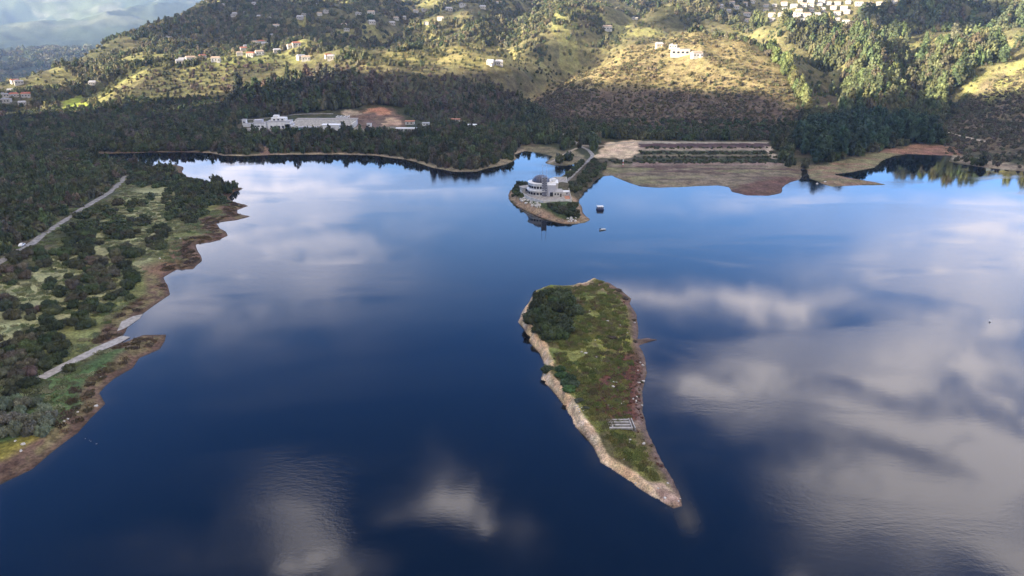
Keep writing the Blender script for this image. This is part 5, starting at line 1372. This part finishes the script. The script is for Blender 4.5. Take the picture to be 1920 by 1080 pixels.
# the forest of the far bank and the hills
FP, FK, FS, FT = [], [], [], []
def hill_belt(r0, r1, s, seed, a0=-44, a1=44):
    g_ = np.random.default_rng(seed)
    nr_ = int((r1 - r0) / s); pts = []
    for k in range(nr_):
        r_ = r0 + s * (k + .5); n = int(R(a1 - a0) * r_ / s)
        aa = R(a0) + R(a1 - a0) * (np.arange(n) + g_.uniform(-.45, .45, n) + .5) / n
        rr = r_ + g_.uniform(-.45, .45, n) * s
        pts.append(np.c_[rr * np.sin(aa), rr * np.cos(aa)])
    pts = np.concatenate(pts); x, y = pts[:, 0], pts[:, 1]
    z, sd = sample_land(x, y); px, py = to_px(x, y, z)
    n = len(x); r = np.hypot(x, y)
    d = np.full(n, 0.92); u = g_.uniform(size=n)
    clump = fbm(x, y, 38, 3, 510); big = fbm(x, y, 110, 3, 511); tone = fbm(x, y, 60, 3, 512)
    h = g_.uniform(5.0, 9.5, n); wd = g_.uniform(0.42, 0.62, n)
    ptall = np.where(big > 0.55, 0.35, 0.10)
    tint = pick(g_, n, DARK + [(0.075, 0.082, 0.035), (0.09, 0.088, 0.04), (0.06, 0.07, 0.032)])
    # sunny hills: patchwork of open scrub, groves and single trees
    hi = r > 960
    wd_ = sstep(0.375, 0.475, fbm(x, y, 95, 4, 517))
    d = np.where(hi, 0.10 + 0.30 * sstep(0.45, 0.6, clump) + 0.62 * wd_, d)
    hs = g_.uniform(2.4, 6.0, n) * (0.75 + 0.75 * wd_); h = np.where(hi, hs, h)
    tint = np.where(hi[:, None], pick(g_, n, [(0.09, 0.095, 0.042), (0.12, 0.115, 0.055), (0.075, 0.085, 0.038), (0.14, 0.125, 0.065), (0.055, 0.07, 0.032), (0.11, 0.10, 0.06)]), tint)
    ptall = np.where(hi, np.where(big > .6, .15, .03), ptall)
    # golden hill: low open scrub
    gh = softpoly(px, py, [(985, 190), (1060, 150), (1180, 85), (1290, 58), (1400, 80), (1480, 140), (1500, 230), (1440, 262), (1050, 250)], 10)
    gm = gh > g_.uniform(.2, .8, n)
    h = np.where(gm, 1.2 + 3.4 * g_.uniform(size=n) ** 2.2, h); wd = np.where(gm, g_.uniform(0.7, 1.0, n), wd); ptall = np.where(gm, 0.0, ptall)
    d = np.where(gm, 0.25 + 0.75 * sstep(0.40, 0.62, clump) + 0.35 * sstep(170, 240, py), d)
    tint = np.where(gm[:, None], pick(g_, n, [(0.12, 0.10, 0.05), (0.10, 0.09, 0.045), (0.085, 0.085, 0.04), (0.13, 0.105, 0.06)]), tint)
    low_gh = gm & (py > 225); h = np.where(low_gh, g_.uniform(2.5, 5, n), h); tint = np.where(low_gh[:, None], pick(g_, n, DARKMIX + [(0.05, 0.085, 0.03)]), tint)
    # meadows stay open
    for poly, dd_ in (([(380, 110), (470, 98), (560, 104), (560, 118), (380, 122)], 0.22), ([(106, 214), (118, 186), (162, 182), (178, 205), (160, 217)], 0.02), ([(160, 192), (240, 130), (330, 116), (380, 112), (300, 127), (220, 168), (190, 205)], 0.45),
                      ([(680, 120), (760, 96), (900, 83), (1012, 105), (1000, 130), (850, 124)], 0.55), ([(1795, 175), (1860, 130), (1930, 102), (1945, 172), (1850, 195)], 0.55), ([(1380, 50), (1390, 12), (1690, -4), (1640, 48)], 0.30)):
        mk = softpoly(px, py, poly, 4) > 0.5; d = np.where(mk, dd_ + 0.25 * (clump > .58), d); h = np.where(mk, h * 0.62, h)
        tint = np.where(mk[:, None], tint * 0.6 + np.array((0.10, 0.10, 0.04)) * 0.6, tint)
    # right hand slope above the cove: open scrub
    rs_ = inpoly(px, py, [(1775, 300), (1765, 235), (1830, 170), (1900, 130), (2400, 100), (2400, 360), (1900, 320)])
    h = np.where(rs_, g_.uniform(1.8, 4.0, n), h); wd = np.where(rs_, g_.uniform(.6, .9, n), wd); ptall = np.where(rs_, .02, ptall); d = np.where(rs_, 0.35 + 0.6 * sstep(.42, .6, clump), d)
    tint = np.where(rs_[:, None], pick(g_, n, [(0.085, 0.08, 0.045), (0.07, 0.075, 0.04), (0.10, 0.085, 0.055)]), tint)
    # eucalyptus and pine woods of the right hillside
    eu = inpoly(px, py, [(1500, 215), (1490, 150), (1450, 80), (1400, 50), (1640, 40), (1690, -20), (2000, -40), (2000, 90), (1860, 120), (1790, 170), (1760, 215)])
    grove = fbm(x, y, 62, 3, 515); et = eu & (grove > 0.47); h = np.where(et, g_.uniform(8, 17, n), h); wd = np.where(et, g_.uniform(.36, .52, n), wd); ptall = np.where(et, 0.32, ptall); d = np.where(eu & ~et, 0.34, np.where(et, .85, d)); h = np.where(eu & ~et, g_.uniform(2, 5, n), h)
    tint = np.where(eu[:, None], pick(g_, n, [(0.095, 0.11, 0.048), (0.075, 0.095, 0.04), (0.12, 0.125, 0.05), (0.10, 0.09, 0.05)]), tint)
    # far bank strip and shore
    strip = (r < 735) & (px < 960) & (px > 150); h = np.where(strip, g_.uniform(4.5, 9.5, n), h); ptall = np.where(strip, .03, ptall); wd = np.where(strip, g_.uniform(.42, .58, n), wd)
    tint = np.where(strip[:, None], pick(g_, n, DARK * 2 + BROWNISH), tint)
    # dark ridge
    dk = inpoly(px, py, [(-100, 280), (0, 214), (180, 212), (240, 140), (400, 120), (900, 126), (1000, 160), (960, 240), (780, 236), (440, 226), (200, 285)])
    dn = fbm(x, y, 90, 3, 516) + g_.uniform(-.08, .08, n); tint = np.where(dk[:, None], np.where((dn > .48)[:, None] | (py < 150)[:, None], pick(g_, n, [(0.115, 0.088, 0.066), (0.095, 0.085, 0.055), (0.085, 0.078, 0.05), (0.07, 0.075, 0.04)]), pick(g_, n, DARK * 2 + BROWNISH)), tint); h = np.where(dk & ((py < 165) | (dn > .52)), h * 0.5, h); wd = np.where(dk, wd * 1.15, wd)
    pn = dk & (big > .5) & inpoly(px, py, [(430, 215), (450, 165), (600, 145), (720, 165), (735, 200), (640, 215)]); h = np.where(pn, g_.uniform(9, 15, n), h); ptall = np.where(pn, .55, ptall)
    # no trees: works, terraces, flats, meadows by the water
    for poly in ([(440, 250), (450, 226), (560, 214), (640, 206), (700, 196), (745, 200), (772, 222), (812, 232), (812, 247), (770, 252), (560, 250)], [(1108, 312), (1112, 285), (1130, 262), (1445, 264), (1475, 312), (1510, 312), (1515, 340), (1460, 372), (1380, 372), (1130, 345)],
                 [(1506, 318), (1580, 300), (1650, 282), (1720, 268), (1795, 274), (1800, 294), (1690, 292), (1655, 304), (1660, 350), (1540, 350)], [(948, 366), (960, 342), (1040, 342), (1070, 300), (1020, 310), (1036, 292), (1075, 276), (1130, 298), (1135, 335), (1100, 372), (1115, 415), (1050, 425)],
                 [(975, 287), (970, 274), (1000, 270), (1050, 274), (1060, 290), (1036, 293)], [(1480, 300), (1500, 262), (1545, 240), (1630, 228), (1710, 228), (1752, 246), (1764, 270), (1700, 268), (1640, 282), (1570, 299), (1520, 313), (1490, 312)],
                 [(490, 296), (492, 276), (504, 274), (514, 296)]):
        d = np.where(inpoly(px, py, poly), 0, d)
    d = np.where((sd < np.where(px < 1000, 3.2, 3.0)) | ((y < 900) & (px < 420) & (py < 292) & (x > -900)) & (r < 905) & (px < 205) | (y < 640) & (px < 400), 0, d)
    d = np.where((py > 300) & (px < 400), 0, d)
    m = (u < d) & (px > -260) & (px < 2180) & free_of(x, y, -1.0)
    tall = g_.uniform(size=n) < ptall
    kk = np.where(tall, NROUND + g_.integers(0, NTALL, n), np.where(gm | rs_, NROUND + NTALL + g_.integers(0, NSCRUB, n), g_.integers(0, NROUND, n)))
    grow = max(1.0, s / 6.0)
    sx = np.where(tall, h * 1.5 * g_.uniform(.85, 1.25, n), h * wd) * grow; sz = np.where(tall, h * 1.55, h * 1.05) * (1 + (grow - 1) * 0.5)
    tint = tint * (0.8 + 0.45 * tone[:, None])
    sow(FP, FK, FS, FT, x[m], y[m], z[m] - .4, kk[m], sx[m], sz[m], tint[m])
hill_belt(535, 960, 5.4, 81)
hill_belt(960, 1300, 6.4, 82)
hill_belt(1300, 1800, 8.5, 83)
hill_belt(1800, 2300, 13.0, 84)
hill_belt(2300, 4200, 24.0, 85, -44, -14)
ALLP = cat_(FP)
sown('forest', ALLP, cat_(FK), cat_(FS), cat_(FT), woods, 'mixed forest and scrub covering the far bank and all the hills', 'forest')
# fine low scrub of the golden hill and of the slope above the cove
x, y, g_ = jitter_grid(0, 760, 640, 1120, 3.1, 68)
z, sd = sample_land(x, y); px, py = to_px(x, y, z); cl = fbm(x, y, 24, 4, 520); n = len(x)
gh = softpoly(px, py, [(975, 195), (1060, 145), (1180, 82), (1290, 55), (1400, 78), (1480, 138), (1500, 230), (1440, 262), (1050, 255)], 14) + inpoly(px, py, [(1775, 300), (1765, 235), (1830, 170), (1900, 130), (2400, 100), (2400, 360), (1900, 320)])
m = (gh > g_.uniform(.2, .8, n)) & (g_.uniform(size=n) < 0.12 + 0.8 * sstep(.44, .62, cl) + 0.5 * sstep(160, 215, py)) & (sd > 4) & free_of(x, y, -1)
x, y, z, py = x[m], y[m], z[m], py[m]; n = len(x); hh = 0.7 + 2.0 * g_.uniform(size=n) ** 1.8
tt = np.where((py > 165)[:, None], pick(g_, n, [(0.10, 0.085, 0.06), (0.085, 0.08, 0.045), (0.115, 0.09, 0.065), (0.075, 0.075, 0.04)]), pick(g_, n, [(0.15, 0.125, 0.065), (0.17, 0.14, 0.075), (0.12, 0.11, 0.055)]))
sown('heath', np.c_[x, y, z - .2], NROUND + NTALL + g_.integers(0, NSCRUB, n), np.c_[hh * 1.1, hh * 1.1, hh * 1.1], tt, woods, 'low brownish heath scrub on the golden hill and above the cove', 'heath')
# reddish bramble and stones on the right side of the island
x, y, g_ = jitter_grid(ix0, ix1, iy0, iy1, 1.5, 69)
z, sd, lf, _ = isle_height(x, y); px, py = to_px(x, y, z)
mm = (softpoly(px, py, [(1110, 745), (1132, 688), (1185, 652), (1218, 690), (1214, 790), (1150, 788), (1122, 772)], 10) + 0.5 * softpoly(px, py, [(1185, 800), (1212, 800), (1270, 915), (1240, 895)], 8) + 0.35 * softpoly(px, py, [(1110, 532), (1160, 545), (1190, 580), (1150, 570)], 6)) > g_.uniform(.25, 1, len(x))
mm &= (sd > 0.8) & ~inpoly(px, py, [(1132, 782), (1190, 782), (1192, 810), (1132, 808)]); x, y, z = x[mm], y[mm], z[mm]; n = len(x); hh = g_.uniform(.35, 1.0, n)
sown('bramble', np.c_[x, y, z - .1], NROUND + NTALL + g_.integers(0, NSCRUB, n), np.c_[hh, hh, hh * .8], pick(g_, n, [(0.12, 0.06, 0.045), (0.10, 0.055, 0.04), (0.14, 0.085, 0.06), (0.075, 0.06, 0.035)]), woods, 'low reddish brown bramble on the right side of the island', 'bramble')
# scrub strips between the terraces and along the flats
px = np.concatenate([rng.uniform(1135, 1470, 260), rng.uniform(1200, 1455, 200), rng.uniform(1190, 1460, 110), rng.uniform(1205, 1450, 60)])
py = np.concatenate([rng.uniform(300, 307, 260), rng.uniform(285, 290, 200), rng.uniform(294, 298, 110), rng.uniform(276, 280, 60)])
pp = np.array([land_at(a, b_) for a, b_ in zip(px, py)]); m = free_of(pp[:, 0], pp[:, 1]); pp = pp[m]; n = len(pp)
sown('scrub_rows', pp, NROUND + NTALL + rng.integers(0, NSCRUB, n), np.c_[rng.uniform(1.0, 2.2, n), rng.uniform(1.0, 2.2, n), rng.uniform(.8, 1.9, n)], pick(rng, n, DARKMIX), woods, 'low dark scrub in rows between the settling terraces', 'scrub')
# grass
x, y, g_ = jitter_grid(ix0, ix1, iy0, iy1, 2.0, 66)
z, sd, lf, _ = isle_height(x, y); m = (sd > 4.5) & (fbm(x, y, 8, 3, 601) > 0.36); x, y, z = x[m], y[m], z[m]; n = len(x)
GP, GS, GT = [np.c_[x, y, z]], [np.c_[g_.uniform(1, 1.5, n), g_.uniform(1, 1.5, n), g_.uniform(.7, 1.5, n)]], [pick(g_, n, [(0.17, 0.19, 0.055), (0.20, 0.20, 0.065), (0.14, 0.165, 0.05), (0.17, 0.145, 0.07)])]
x, y, g_ = jitter_grid(-330, -100, 190, 560, 3.4, 67)
z, sd = sample_land(x, y); px, py = to_px(x, y, z); m = (sd > 2) & (px > -30) & (fbm(x, y, 12, 3, 602) > 0.42) & free_of(x, y, -1.5); x, y, z, sd = x[m], y[m], z[m], sd[m]; n = len(x)
GP.append(np.c_[x, y, z]); GS.append(np.c_[g_.uniform(1.2, 2.0, n), g_.uniform(1.2, 2.0, n), g_.uniform(.6, 1.5, n)]); GT.append(np.where(sd[:, None] < 9, pick(g_, n, [(0.12, 0.09, 0.05), (0.10, 0.075, 0.05)]), pick(g_, n, [(0.20, 0.22, 0.11), (0.23, 0.24, 0.13), (0.15, 0.18, 0.075)])))
GP = cat_(GP); sown('grass', GP, np.zeros(len(GP)), cat_(GS), cat_(GT), grassc, 'short rough grass tufts on the island and the near bank', 'grass')
print('counts: forest', len(ALLP), 'grass', len(GP), 'objects', len(col.objects))

# ------------------------------------------------------------------ haze
m = bpy.data.materials.new('valley_haze'); m.use_nodes = True
nt = m.node_tree; nt.nodes.clear()
vol = nt.nodes.new('ShaderNodeVolumePrincipled'); vol.inputs['Color'].default_value = (0.50, 0.68, 1.0, 1); vol.inputs['Density'].default_value = 0.00006; vol.inputs['Anisotropy'].default_value = 0.2
out = nt.nodes.new('ShaderNodeOutputMaterial'); nt.links.new(vol.outputs[0], out.inputs['Volume'])
mb = MB(); mb.box((0, 5000, 190), (26000, 16000, 740)); hz_ = mb.build('haze', m)
tag(hz_, 'thin bluish morning haze filling the valley', 'haze', kind='stuff')
